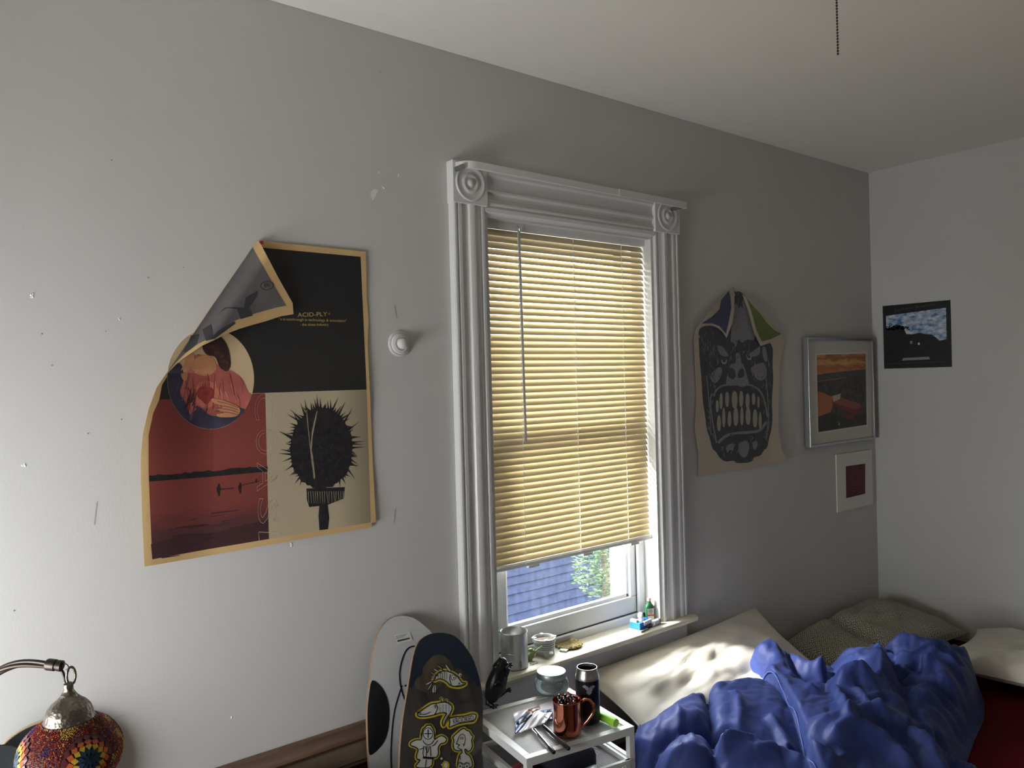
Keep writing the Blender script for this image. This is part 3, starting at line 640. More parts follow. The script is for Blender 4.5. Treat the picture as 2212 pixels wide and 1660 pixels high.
# --- silver framed harbour print
M['silver'] = mat('silver_frame', (186, 188, 190), .28, .9); M['matboard'] = mat('mat_board', (206, 202, 192), .8); M['matwhite'] = mat('mat_bevel', (222, 220, 214), .7)
fr = thing('framed_print', 'silver framed harbour print with orange sky and a red ship near the corner', 'framed picture', P(1815, 850, y=-.015))
FD = .030
a0 = P(1746, 728, y=-FD); a1 = P(1886, 733, y=-FD); a2 = P(1892, 944, y=-FD); a3 = P(1750, 973, y=-FD)
X0, X1, Z1, Z0 = (a0.x+a3.x)/2, (a1.x+a2.x)/2, (a0.z+a1.z)/2, (a2.z+a3.z)/2
X1 = min(X1, XR-.008)
b = .011
for p, q in (((X0, Z0), (X0+b, Z1)), ((X1-b, Z0), (X1, Z1)), ((X0+b, Z0), (X1-b, Z0+b)), ((X0+b, Z1-b), (X1-b, Z1))):
    MB().box((p[0], -FD, p[1]), (q[0], -.004, q[1])).build('frame_bar', 'silver', fr, bevel=.001)
MB().box((X0+b, -FD+.008, Z0+b), (X1-b, -.006, Z1-b)).build('mat_board', 'matboard', fr)
fy = -FD+.008
pr = Print(wallmap(fy, .0004))
I = [(1764, 767), (1870, 764), (1872, 918), (1768, 934)]
def q4(u, v): return tuple((1-v)*((1-u)*I[0][i]+u*I[1][i])+v*((1-u)*I[3][i]+u*I[2][i]) for i in (0, 1))
M['h_sky'] = gradmat('harbour_sky', 'Z', [(1.525, (206, 128, 82)), (1.55, (176, 110, 76)), (1.575, (222, 168, 112)), (1.595, (160, 102, 70)), (1.62, (212, 156, 104))], .6, 14, .8, (1, 1, 3.5))
M['h_hill'] = mat('harbour_hill', (86, 88, 92), .6); M['h_land'] = mat('harbour_land', (92, 88, 80), .6, c2=(70, 70, 66), vscale=40); M['h_water'] = mat('harbour_water', (186, 112, 76), .6, vary=.08)
M['h_dark'] = mat('harbour_dark', (66, 66, 64), .6, vary=.15, vscale=30); M['h_ship'] = mat('ship_red', (128, 62, 58), .6); M['h_deck'] = mat('ship_deck', (150, 92, 84), .6); M['h_bridge'] = mat('ship_white', (196, 176, 168), .6)
def hq(m, pts, l): pr.poly([q4(*p) for p in pts], m, l)
hq('matwhite', [(-.025, -.018), (1.025, -.018), (1.025, 1.018), (-.025, 1.018)], 1)
hq('h_sky', [(0, 0), (1, 0), (1, .27), (0, .3)], 2); hq('h_land', [(0, .28), (1, .25), (1, 1), (0, 1)], 2)
hq('h_hill', [(0, .26), (.2, .245), (.5, .235), (.8, .225), (1, .225), (1, .3), (0, .34)], 3); hq('h_water', [(0, .34), (.6, .315), (.6, .325), (0, .35)], 4)
hq('h_water', [(0, .47), (.12, .5), (.3, .56), (.3, .68), (.26, .76), (.08, .79), (0, .8)], 3); hq('h_dark', [(0, .8), (.26, .77), (.6, .88), (1, .82), (1, 1), (0, 1)], 3)
hq('h_ship', [(.3, .6), (.9, .72), (.93, .76), (.8, .82), (.7, .82), (.3, .68)], 4); hq('h_deck', [(.3, .58), (.4, .56), (.88, .7), (.9, .74), (.78, .77), (.32, .64)], 5); hq('h_bridge', [(.3, .55), (.48, .53), (.46, .6), (.32, .63)], 6)
hq('h_ship', [(.45, .8), (.75, .84), (.72, .9), (.6, .88)], 4)
for k in range(14): u0 = random.uniform(.3, .9); v0 = random.uniform(.36, .6); hq('h_hill', [(u0, v0), (u0+.06, v0-.01), (u0+.06, v0+.01), (u0, v0+.015)], 4)
hq('h_bridge', [(.42, .93), (.435, .9), (.445, .95), (.42, .95)], 5)
pr.build('harbour_picture', fr)

# --- small matted red print
sm = thing('matted_print', 'small unframed red block print in a wide pale mat below the silver frame', 'art print', P(1846, 1040, y=-.003))
q = [P(1807, 982, y=-.006), P(1884, 972, y=-.006), P(1886, 1089, y=-.006), P(1809, 1109, y=-.006)]
x0 = (q[0].x+q[3].x)/2; x1 = (q[1].x+q[2].x)/2; z1 = (q[0].z+q[1].z)/2; z0 = (q[2].z+q[3].z)/2
MB().box((x0, -.006, z0), (x1, -.001, z1)).build('mat_board', 'matwhite', sm)
M['r_ink'] = mat('red_ink', (104, 56, 60), .8, c2=(84, 44, 50), vscale=60); M['r_line'] = mat('red_line', (140, 86, 86), .8)
pr = Print(wallmap(-.006, .0004)); I = [(1827, 1008), (1869, 1002), (1869, 1067), (1828, 1077)]
hq('r_ink', [(0, 0), (1, 0), (1, 1), (0, 1)], 1)
for k in range(4):
    f = .08+.09*k; pts = [(f, f), (1-f, f), (1-f, 1-f), (f, 1-f), (f, f)]; pr.line([q4(*p) for p in pts], .7, 'r_line', 2)
for k in range(14): a_ = k/14*2*math.pi; pr.line([q4(.5+.12*math.cos(a_), .42+.1*math.sin(a_)), q4(.5+.32*math.cos(a_), .42+.28*math.sin(a_))], .7, 'r_line', 2)
for v in (.58, .64, .72, .8): pr.line([q4(.3, v), q4(.5, v+.03), q4(.7, v)], .8, 'r_line', 2)
pr.build('block_print', sm)

# --- record sleeve on the right wall
rs = thing('record_sleeve', 'black record sleeve with a blue cloudy sky picture on the right wall', 'record sleeve', (XR-.003, -.22, 1.7))
al_ = [P(1908, 661, x=XR), P(2054, 649, x=XR), P(2056, 793, x=XR), P(1910, 797, x=XR)]
ya = (al_[0].y+al_[3].y)/2; yb = (al_[1].y+al_[2].y)/2; zt = (al_[0].z+al_[1].z)/2; zb_ = (al_[2].z+al_[3].z)/2
M['s_black'] = mat('sleeve_black', (20, 21, 22), .45); M['s_print'] = mat('sleeve_dark', (16, 18, 18), .45, vary=.4, vscale=30)
M['s_sky'] = mat('sleeve_sky', (206, 208, 212), .5, c2=(58, 112, 160), vscale=30, stretch=(1, 1, 2)); M['s_pale'] = mat('sleeve_pale', (128, 142, 134), .5); M['s_glow'] = mat('sleeve_window', (220, 210, 160), .5); M['s_text'] = mat('sleeve_text', (66, 66, 66), .5)
MB().box((XR-.004, yb, zb_), (XR-.0005, ya, zt)).build('cardboard', 's_black', rs, bevel=.0005)
def smap(u, v, l=0): return Vector((XR-.004-l*.0004, ya+(yb-ya)*u, zt+(zb_-zt)*v))
pr = Print(smap)
pr.poly([(.05, .16), (.94, .11), (.94, .62), (.05, .62)], 's_sky', 1)
hill = [(.05, .36), (.12, .35), (.2, .31), (.26, .32), (.32, .38), (.36, .47), (.45, .48), (.56, .46), (.64, .49), (.72, .5), (.78, .54), (.84, .6), (.94, .58), (.94, .9), (.05, .9)]
pr.poly(hill, 's_print', 2)
for k in range(60): x = random.uniform(.05, .4); y = .36+.25*max(0, x-.26)+random.uniform(-.03, .03); pr.ell((x, y), .012, .012, 's_print', 2, 6)
pr.ell((.54, .63), .014, .02, 's_glow', 3, 10); pr.poly([(.41, .58), (.445, .58), (.445, .625), (.41, .625)], 's_pale', 3)
pr.poly([(.28, .88), (.3, .84), (.68, .835), (.70, .875)], 's_pale', 3)
pr.text('Jackson Browne', (.18, .105), (.8, .06), .045, 's_text', 2)
pr.poly([(.06, .925), (.92, .915), (.92, .92), (.06, .93)], 's_text', 2)
pr.build('printed_front', rs)

# --- pull chain and its lampholder (lampholder itself is above the frame)
ch = P(1810, 118, d=1.17)
lh = thing('pull_chain_light', 'beaded metal pull chain hanging from the ceiling light in the upper right', 'pull chain', (ch.x, ch.y, ZC))
M['porcelain'] = mat('porcelain', (228, 226, 220), .25); M['bead'] = mat('bead_metal', (62, 56, 48), .45, .6); M['bulb'] = mat('frosted_bulb', (235, 235, 230), .3)
MB().lathe([(.055, 0), (.055, .012), (.04, .03), (.025, .035), (.022, .05)], 24, Matrix.Translation((ch.x-.03, ch.y, ZC)) @ Matrix.Rotation(math.pi, 4, 'X')).build('lampholder', 'porcelain', lh, smooth=40)
MB().ball((ch.x-.03, ch.y, ZC-.095), .03, 10, 0, (1, 1, 1.3)).build('bulb', 'bulb', lh, smooth='all')
b = MB(); z = ZC-.03; 
b.tube([(ch.x-.012, ch.y, ZC-.025), (ch.x, ch.y, ZC-.026), (ch.x, ch.y, ch.z)], .0005, 5)
while z > ch.z: b.ball((ch.x, ch.y, z), .0018, 4); z -= .0045
b.build('bead_chain', 'bead', lh, smooth='all', kind='stuff')

# ================================================================== BED
MZ = .27
M['mattress'] = mat('mattress_cloth', (200, 196, 188), .9); M['red'] = mat('red_sheet', (84, 6, 16), .9, bump=.3, bscale=300, spec=.15, vary=.1)
BXL, BXR, BYF, BYB = 1.66, 3.88, -1.45, -.035
mt = thing('mattress', 'low mattress in the corner wearing a dark red fitted sheet', 'mattress', (2.85, -.75, 0))
MB().box((BXL+.02, BYF+.02, .0), (BXR-.02, BYB-.02, MZ-.02)).build('mattress_core', 'mattress', mt, bevel=.03)
gx, gy = 60, 40; g = []
for j in range(gy+1):
    row = []
    for i in range(gx+1):
        x = BXL+(BXR-BXL)*i/gx; y = BYF+(BYB-BYF)*j/gy
        e = min(x-BXL, BXR-x, y-BYF, BYB-y); z = MZ-.05*max(0, 1-e/.05)**2+.004*noise.noise(Vector((x*6, y*6, 0)))
        row.append(Vector((x, y, z)))
    g.append(row)
b = MB().grid(g)
ring = [g[0][i] for i in range(gx+1)]+[g[j][gx] for j in range(1, gy+1)]+[g[gy][i] for i in range(gx-1, -1, -1)]+[g[j][0] for j in range(gy-1, 0, -1)]
n = len(ring); b.add(ring+[Vector((p.x, p.y, .03)) for p in ring], [(i, n+i, n+(i+1) % n, (i+1) % n) for i in range(n)])
b.build('fitted_sheet', 'red', mt, smooth=60)

def pillow(name, label, c, U, V, hl, hw, th, m, seed=0, wr=.012, sag=0, crease=None, piping=None):
    """cushion with pinched corners; U, V span its plane"""
    U = Vector(U).normalized(); V = Vector(V).normalized(); Nn = U.cross(V).normalized(); V = Nn.cross(U).normalized(); c = Vector(c)
    t = thing(name, label, 'pillow', c); b = MB(); n = 56
    for side in (1, -1):
        rows = []
        for j in range(n+1):
            v = 2*j/n-1; row = []
            for i in range(n+1):
                u = 2*i/n-1
                pu = u*(1-.05*(1-abs(u))*0-.055*(v*v)*(abs(u)**3)*-1-.05*(1-v*v)*abs(u)**6); pv = v*(1-.07*(1-u*u)*abs(v)**6)
                h = th*max(0, (1-u**4)*(1-v**4))**.55
                e = min(1, 3*min(1-abs(u), 1-abs(v))); q = Vector((u*3+seed, v*3, seed))
                wv = abs(noise.noise(Vector((u*1.6+v*2.2+seed, v*5-u*3, seed))))
                h += e*(wr*noise.noise(q*1.3)-wr*1.1*max(0, .28-wv))
                if crease and side > 0:
                    h -= crease[2]*math.exp(-((u-crease[0]-crease[3]*v)/crease[1])**2)*e
                p = c+U*(pu*hl)+V*(pv*hw)+Nn*(side*max(h, 0)*(1 if side > 0 else .55))
                p.z -= sag*(u*u)*.5; row.append(p)
            rows.append(row)
        b.grid(rows, 0, flip=(side < 0))
    b.build('pillowcase', m, t, smooth='all')
    edge = [(-1+2*i/n, -1) for i in range(n)]+[(1, -1+2*i/n) for i in range(n)]+[(1-2*i/n, 1) for i in range(n)]+[(-1, 1-2*i/n) for i in range(n)]
    pts = []
    for u, v in edge:
        pu = u*(1+.055*(v*v)*(abs(u)**3)-.05*(1-v*v)*abs(u)**6); pv = v*(1-.07*(1-u*u)*abs(v)**6); q = c+U*(pu*hl)+V*(pv*hw); q.z -= sag*(u*u)*.5; pts.append(q)
    MB().tube(pts, .0028, 6, closed=True).build('seam', m, t, smooth='all')
    return t
M['pillow_white'] = mat('pillow_cotton', (222, 216, 204), .9, bump=.12, bscale=260, sheen=.1)
M['pillow_cream'] = mat('pillow_satin', (206, 200, 188), .55, bump=.1, bscale=120, stretch=(1, 1, 1))
def patmat():
    m = bpy.data.materials.new('rosette_print'); m.use_nodes = True; nt = m.node_tree; bs = nt.nodes['Principled BSDF']; bs.inputs['Roughness'].default_value = .9
    tc = nt.nodes.new('ShaderNodeTexCoord'); mp = nt.nodes.new('ShaderNodeMapping'); mp.inputs['Scale'].default_value = (34, 34, 34)
    nt.links.new(tc.outputs['Object'], mp.inputs[0]); sx = nt.nodes.new('ShaderNodeSeparateXYZ'); nt.links.new(mp.outputs[0], sx.inputs[0])
    def math_(op, a, b=None):
        n = nt.nodes.new('ShaderNodeMath'); n.operation = op
        for i, v in enumerate((a, b)):
            if v is None: continue
            if isinstance(v, (int, float)): n.inputs[i].default_value = v
            else: nt.links.new(v, n.inputs[i])
        return n.outputs[0]
    def cell(o): return math_('SUBTRACT', math_('FRACT', o), .5)
    a = cell(sx.outputs[0]); c = cell(sx.outputs[1]); r = math_('SQRT', math_('ADD', math_('MULTIPLY', a, a), math_('MULTIPLY', c, c)))
    ring = math_('SINE', math_('MULTIPLY', r, 26.0)); ang = math_('SINE', math_('MULTIPLY', math_('ARCTAN2', a, c), 8.0))
    k = math_('ADD', ring, math_('MULTIPLY', ang, .5)); st = math_('GREATER_THAN', k, .25)
    mx = nt.nodes.new('ShaderNodeMix'); mx.data_type = 'RGBA'; nt.links.new(st, mx.inputs[0]); mx.inputs[6].default_value = lin((122, 118, 106)); mx.inputs[7].default_value = lin((196, 192, 176))
    nt.links.new(mx.outputs[2], bs.inputs['Base Color']); return m
M['pattern'] = patmat()
pillow('pillow', 'large cream white pillow leaning under the window sill in a patch of daylight', (2.335, -.225, .405), (1, .03, .01), (0, .86, .5), .50, .25, .058, 'pillow_white', 1.3, .015)
pillow('patterned_pillow', 'olive grey pillow with small rosette print slumped in the corner', (3.41, -.235, .35), (1, 0, .02), (0, .98, .18), .45, .20, .076, 'pattern', 4.1, .02, .05, (-.35, .09, .05, .12))
pillow('pillow', 'plain white pillow lying by the right wall on the red sheet', (3.56, -.93, .345), (.06, -1, 0), (1, .06, .0), .40, .29, .072, 'pillow_cream', 7.7, .014)

# ------------------------------------------------------------------ blue comforter
def W(px_, py_, z): p = P(px_, py_, z=z); return (p.x, p.y)
CP = [(1380, 1575, .41), (1440, 1514, .455), (1530, 1480, .47), (1650, 1460, .47), (1625, 1425, .505), (1640, 1384, .545), (1690, 1408, .495), (1725, 1440, .455), (1790, 1450, .42), (1850, 1425, .46), (1900, 1405, .48), (1940, 1392, .50), (1990, 1408, .49), (2060, 1402, .46), (2100, 1420, .44),
      (2110, 1500, .37), (2105, 1560, .31), (2085, 1620, .285), (1385, 1650, .37), (1450, 1560, .45), (1530, 1540, .46), (1600, 1520, .465), (1680, 1520, .455), (1450, 1620, .42), (1540, 1600, .43), (1640, 1600, .42), (1700, 1600, .40), (1600, 1650, .40), (1500, 1655, .40),
      (1800, 1500, .455), (1900, 1500, .465), (2000, 1490, .46), (1850, 1560, .44), (1950, 1560, .43), (2040, 1560, .38), (1800, 1600, .42), (1900, 1620, .40), (2000, 1640, .35), (1760, 1560, .44)]
pts = np.array([(*W(a, b_, z), z) for a, b_, z in CP]+[(1.9, -.75, .38), (2.2, -.95, .35), (2.45, -1.1, .30), (1.66, -.62, .30), (1.66, -.45, .31), (2.0, -1.1, .3)])
def tps(r2): return np.where(r2 > 1e-12, r2*np.log(np.maximum(r2, 1e-12)), 0)
n = len(pts); Am = np.zeros((n+3, n+3)); d2_ = ((pts[:, None, :2]-pts[None, :, :2])**2).sum(-1); Am[:n, :n] = tps(d2_)+np.eye(n)*.004
Am[:n, n] = 1; Am[:n, n+1:] = pts[:, :2]; Am[n, :n] = 1; Am[n+1:, :n] = pts[:, :2].T
cf = np.linalg.solve(Am, np.concatenate([pts[:, 2], [0, 0, 0]]))
poly = [W(a, b_, z) for a, b_, z in ((1362, 1600, .40), (1378, 1556, .425), (1438, 1508, .45), (1528, 1473, .455), (1640, 1450, .46), (1612, 1420, .49), (1606, 1395, .52), (1640, 1373, .54), (1692, 1396, .49), (1724, 1426, .445), (1790, 1434, .40), (1850, 1404, .45), (1900, 1388, .47), (1942, 1372, .49), (1992, 1390, .475), (2062, 1386, .45), (2112, 1404, .42), (2126, 1470, .36), (2126, 1540, .30), (2106, 1600, .275), (2085, 1660, .275))]+[(2.5, -1.14), (2.2, -1.3), (1.9, -1.1), (1.675, -.8), (1.67, -.5)]
poly = np.array(poly)
SP = .0065
xs = np.arange(1.6, 3.36, SP); ys = np.arange(-1.32, -.02, SP); GX, GY = np.meshgrid(xs, ys)
H = np.full(GX.shape, cf[n])+cf[n+1]*GX+cf[n+2]*GY
for k in range(n): H += cf[k]*tps((GX-pts[k, 0])**2+(GY-pts[k, 1])**2)
Hb = H.copy()
def dist_poly(pl, closed=False):
    if not closed and len(pl) > 2:
        for _ in range(2): pl = [pl[0]]+[tuple(.75*np.array(pl[i])+.25*np.array(pl[i+1])) if h == 0 else tuple(.25*np.array(pl[i])+.75*np.array(pl[i+1])) for i in range(len(pl)-1) for h in (0, 1)]+[pl[-1]]
    best = np.full(GX.shape, 9.); sg = np.zeros(GX.shape); tt = np.zeros(GX.shape); m_ = len(pl)
    for i in range(m_ if closed else m_-1):
        a = np.array(pl[i]); c = np.array(pl[(i+1) % m_]); d = c-a; L2 = (d**2).sum(); t = np.clip(((GX-a[0])*d[0]+(GY-a[1])*d[1])/L2, 0, 1)
        ex = GX-a[0]-t*d[0]; ey = GY-a[1]-t*d[1]; dd = np.hypot(ex, ey); cr = d[0]*ey-d[1]*ex; m = dd < best
        best = np.where(m, dd, best); sg = np.where(m, np.sign(cr), sg); tt = np.where(m, (i+t)/(m_-1), tt)
    return best, sg, tt
db, _, _ = dist_poly(poly, True)
ins = np.zeros(GX.shape, bool); j = len(poly)-1
for i in range(len(poly)):
    xi, yi = poly[i]; xj, yj = poly[j]; ins ^= ((yi > GY) != (yj > GY)) & (GX < (xj-xi)*(GY-yi)/(yj-yi+1e-12)+xi); j = i
def nz(s, ox=0, sx=1, sy=1, ang=0):
    ca, sa = math.cos(ang), math.sin(ang)
    return np.array([[noise.noise(Vector(((x*ca+y*sa)*s*sx+ox, (-x*sa+y*ca)*s*sy, ox))) for x in xs] for y in ys])
nA, nB, nC = nz(5.5, 3), nz(11, 9, 1, 1), nz(9, 21, .45, 1.6, .5)
H += .007*nA+.0015*nB
H += -.006*np.maximum(0, .16-np.abs(nC))/.16*np.clip(.6+nA, 0, 1.2)           # sharp creases
nD = nz(14, 33, .35, 1.5, -.6); H += -.003*np.maximum(0, .2-np.abs(nD))/.2*np.clip(.7+nB*1.5, 0, 1.3)
nE = nz(8.5, 71, .4, 1.5, math.radians(-66)); rid = np.clip(1-np.abs(nE)*3.0, 0, 1)**1.6
nF = nz(15, 93, .5, 1.4, math.radians(-20)); rid2 = np.clip(1-np.abs(nF)*2.6, 0, 1)**1.6
rgt = np.clip((GX-.25*GY-2.45)/.25, 0, 1); H += rid*(.004+.018*rgt)*np.clip(.5+nA*2, .2, 1.2)+rid2*(.003+.006*rgt)
def ridge(pl, amp, wd, z=.45, taper=True):
    global H
    q = [W(a, b_, z) for a, b_ in pl]; d, s, t = dist_poly(q); k = np.exp(-(d/(wd*1.15))**1.7)
    if taper: k = k*np.clip(np.minimum(t, 1-t)*6, 0, 1)
    H += amp*k
nP = nz(26, 51, 1, 1)
def groove(pl, amp, wd, z=.45, pk=0):
    global H
    q = [W(a, b_, z) for a, b_ in pl]; d, s, t = dist_poly(q); H -= amp*(np.exp(-(d/wd)**1.5)*.55+.45*np.exp(-(d/(wd*3.2))**2))*(1+.25*nB)+pk*.004*nP*np.exp(-(d/.05)**2)
groove([(1524, 1478), (1532, 1520), (1538, 1568), (1543, 1610), (1546, 1660)], .040, .009, .455, 1)
groove([(1380, 1612), (1410, 1592), (1450, 1578), (1538, 1568), (1640, 1585), (1730, 1600)], .042, .010, .44, 1)
groove([(1680, 1410), (1712, 1455), (1745, 1500)], .028, .014, .45); groove([(1660, 1405), (1690, 1450), (1735, 1495), (1790, 1502)], .03, .016)
groove([(1930, 1400), (1938, 1450), (1962, 1478), (1975, 1500)], .035, .024, .48); groove([(1940, 1450), (1960, 1428), (1985, 1420)], .03, .018, .48)
groove([(1800, 1432), (1806, 1465), (1790, 1495)], .03, .02, .43); groove([(1956, 1581), (1968, 1555), (1990, 1540)], .02, .014, .43); groove([(1850, 1500), (1890, 1530), (1930, 1565)], .018, .012, .45)
groove([(1935, 1512), (1990, 1535), (2050, 1560)], .05, .025, .43)
ridge([(1640, 1384), (1680, 1420), (1717, 1457), (1765, 1500)], .035, .024, .48)
ridge([(1787, 1497), (1843, 1497), (1899, 1494), (1941, 1502), (1998, 1522), (2054, 1542)], .042, .032)
ridge([(1747, 1598), (1800, 1594), (1843, 1588), (1885, 1574), (1956, 1581), (2006, 1592), (2054, 1632)], .042, .03, .42)
ridge([(1790, 1625), (1850, 1608), (1920, 1612), (1980, 1640)], .04, .02, .41)
ridge([(1840, 1430), (1870, 1425), (1900, 1440), (1915, 1470)], .035, .045, .47); ridge([(1990, 1440), (2030, 1445), (2070, 1470)], .045, .05, .46)
ridge([(1420, 1640), (1490, 1655), (1560, 1635), (1640, 1645), (1690, 1622), (1740, 1642), (1820, 1665)], .03, .032, .40)
ridge([(1400, 1655), (1425, 1632), (1460, 1624), (1496, 1624), (1502, 1606), (1484, 1590)], .016, .014, .43); ridge([(1550, 1620), (1600, 1608), (1640, 1606)], .028, .013, .43)
ridge([(1660, 1540), (1690, 1560), (1705, 1590)], .02, .016, .45); ridge([(1590, 1500), (1600, 1530), (1596, 1560)], .012, .014, .46); ridge([(1460, 1530), (1470, 1555), (1465, 1575)], .012, .014, .45)
ridge([(1700, 1440), (1740, 1460), (1790, 1462)], .03, .018, .45); ridge([(1765, 1475), (1800, 1450), (1815, 1440)], .028, .016, .44); ridge([(1800, 1505), (1830, 1540), (1835, 1580)], .022, .014, .45); ridge([(1850, 1510), (1895, 1550), (1940, 1570)], .02, .014, .45)
ridge([(1960, 1570), (1985, 1555), (2020, 1560)], .03, .018, .41); ridge([(2000, 1425), (2050, 1432), (2090, 1450)], .02, .016, .46); ridge([(1905, 1450), (1900, 1480)], .02, .016, .47)
hem = [(1640, 1381), (1614, 1405), (1640, 1440), (1682, 1478), (1706, 1512), (1728, 1545), (1738, 1580), (1750, 1610), (1780, 1634), (1850, 1642)]
hq_ = [W(a, b_, .46+.07*max(0, (1470-b_)/90)) for a, b_ in hem[1:]]; dh, sh, th_ = dist_poly(hq_)
side = np.where(sh > 0, 1, -1)*dh
fade = np.clip(th_*8, 0, 1)*np.clip((1-th_)*5, 0, 1)*(dh < .3)
H += .028*fade*np.exp(-np.maximum(side, 0)/.16)*(side > 0)*np.clip(side/.010, 0, 1) - .02*fade*(side <= 0)*np.exp(side/.03)
H = Hb+(1.3+.25*rgt)*(H-Hb)
ep = 1-(1-np.clip((db-SP*1.1)/.065, 0, 1))**2.4
lowz = np.full(GX.shape, MZ+.004)
plz = .395+(GY+.225)*.5/.86+.02                                                # sinks into the leaning pillow at its upper edge
lowz = np.where((GY > -.46) & (GX < 2.84) & (GX > 1.8), np.maximum(plz, lowz), lowz)
H = np.maximum(H, lowz+.045); Zf = lowz+(H-lowz)*ep
vid = -np.ones(GX.shape, int); vv = []
for j_, i_ in zip(*np.where(ins)):
    vid[j_, i_] = len(vv); vv.append((GX[j_, i_], GY[j_, i_], Zf[j_, i_]))
ff = []
for j_ in range(len(ys)-1):
    for i_ in range(len(xs)-1):
        q = (vid[j_, i_], vid[j_, i_+1], vid[j_+1, i_+1], vid[j_+1, i_])
        if min(q) >= 0: ff.append(q)
def comfmat():
    return mat('blue_sateen', (48, 62, 120), .5, bump=.35, bscale=22, detail=8, dist=.012, sheen=.06, spec=.3)
M['blue'] = comfmat(); M['blue_pipe'] = mat('blue_piping', (80, 98, 164), .5)
com = thing('comforter', 'rumpled navy blue quilted comforter heaped over the bed', 'comforter', (2.4, -.6, MZ))
nv = len(vv); under = [(x, y, min(z, float(lowz[min(int(round((y-ys[0])/SP)), len(ys)-1), min(int(round((x-xs[0])/SP)), len(xs)-1)]))) for x, y, z in vv]
ec = {}
for f in ff:
    for k in range(4): e = (f[k], f[(k+1) % 4]); ec[tuple(sorted(e))] = ec.get(tuple(sorted(e)), [])+[e]
rim = [v[0] for v in ec.values() if len(v) == 1]
for i in {k for e in rim for k in e}:                                       # pull the rim onto the true outline
    p = np.array(vv[i][:2]); best = None
    for a, c in zip(poly, np.roll(poly, -1, 0)):
        t = np.clip(((p-a)@(c-a))/((c-a)@(c-a)), 0, 1); q = a+t*(c-a); d = np.hypot(*(q-p))
        if best is None or d < best[0]: best = (d, q)
    vv[i] = (float(best[1][0]), float(best[1][1]), vv[i][2]); under[i] = (*vv[i][:2], under[i][2])
o = MB().add(vv+under, ff+[tuple(nv+i for i in reversed(f)) for f in ff]+[(b_, a, nv+a, nv+b_) for a, b_ in rim]).build('quilt', 'blue', com, smooth='all')
o.modifiers.new('sm', 'SMOOTH').iterations = 2
def hz(x, y): return float(Zf[int(np.clip(round((y-ys[0])/SP), 0, len(ys)-1)), int(np.clip(round((x-xs[0])/SP), 0, len(xs)-1))])
pp = []
for a, c in zip(hq_[:-1], hq_[1:]):
    for k in range(6): t = k/6; x = a[0]+(c[0]-a[0])*t; y = a[1]+(c[1]-a[1])*t; pp.append(Vector((x+.002, y+.004, hz(x+.006, y+.006)+.001)))
for _ in range(3): pp = [pp[0]]+[(pp[i-1]+pp[i]*2+pp[i+1])/4 for i in range(1, len(pp)-1)]+[pp[-1]]
MB().tube(pp, .0032, 6).build('piping', 'blue_pipe', com, smooth='all')

# ================================================================== CART
CZ = .56; FLc = Vector((1.248, -.412, 0)); ang = math.radians(-9); e1 = Vector((math.cos(ang), math.sin(ang), 0)); e2 = Vector((-math.sin(ang), math.cos(ang), 0)); CW, CD = .348, .325
TC = Matrix(((e1.x, e2.x, 0, FLc.x), (e1.y, e2.y, 0, FLc.y), (0, 0, 1, 0), (0, 0, 0, 1)))
M['cart'] = mat('cart_white', (214, 214, 212), .4); M['screw'] = mat('screw', (120, 120, 122), .3, .9)
cart = thing('drawer_cart', 'small white metal mesh drawer cart standing between the skateboards and the bed', 'drawer cart', TC @ Vector((CW/2, CD/2, 0)))
def cb(name, a, c, mt_='cart', par=None, bevel=.001, **k): return MB().box(a, c, 0, TC).build(name, mt_, par or cart, bevel=bevel, **k)
for x in (0, CW-.018):
    for y in (0, CD-.018): cb('leg', (x, y, 0), (x+.018, y+.018, CZ-.02))
R_ = .021
for a, c in (((0, 0), (CW, R_)), ((0, CD-R_), (CW, CD)), ((0, R_), (R_, CD-R_)), ((CW-R_, R_), (CW, CD-R_))): cb('top_rim', (*a, CZ-.022), (*c, CZ))
b = MB(); x = R_
while x < CW-R_: b.box((x, R_, CZ-.006), (x+.0014, CD-R_, CZ-.0035), 0, TC); x += .0043
for y in (.09, .165, .24): b.box((R_, y, CZ-.0075), (CW-R_, y+.0016, CZ-.006), 0, TC)
top = b.build('mesh_top', 'cart', cart, kind='stuff')
def drawer(z0, z1):
    d = MB()
    for a, c in (((.02, -.006), (CW-.02, .004)), ((.02, CD-.03), (CW-.02, CD-.02)), ((.02, .004), (.03, CD-.03)), ((CW-.03, .004), (CW-.02, CD-.03))): d.box((*a, z1-.012), (*c, z1), 0, TC)
    d.box((.02, -.004, z0), (CW-.02, .002, z0+.012), 0, TC); d.box((.02, -.004, z0), (.035, .002, z1), 0, TC); d.box((CW-.035, -.004, z0), (CW-.02, .002, z1), 0, TC)
    o = d.build('drawer_frame', 'cart', cart)
    w_ = MB(); z = z0+.012
    while z < z1-.012:
        w_.box((.024, .004, z), (.0255, CD-.03, z+.0014), 0, TC); w_.box((CW-.0255, .004, z), (CW-.024, CD-.03, z+.0014), 0, TC); w_.box((.03, -.002, z), (CW-.03, -.0008, z+.0013), 0, TC); z += .0042
    x = .035
    while x < CW-.035: w_.box((x, -.002, z0), (x+.0013, -.0008, z1-.01), 0, TC); x += .0042
    x = .03
    while x < CW-.03: w_.box((x, .004, z0), (x+.0014, CD-.03, z0+.0014), 0, TC); x += .0045
    w_.build('drawer_mesh', 'cart', o, kind='stuff')
for z0, z1 in ((.335, .475), (.17, .31), (.02, .15)): drawer(z0, z1)
for z in (.47, .30, .14):
    for x in (.004, CW-.02): cb('runner', (x, .01, z-.004), (x+.014, CD-.02, z+.008))
MB().lathe([(.006, 0), (.006, .003), (.004, .005)], 12, frame(TC @ Vector((.010, 0, CZ-.034)), -e2)).build('screw', 'screw', cart, smooth=40)
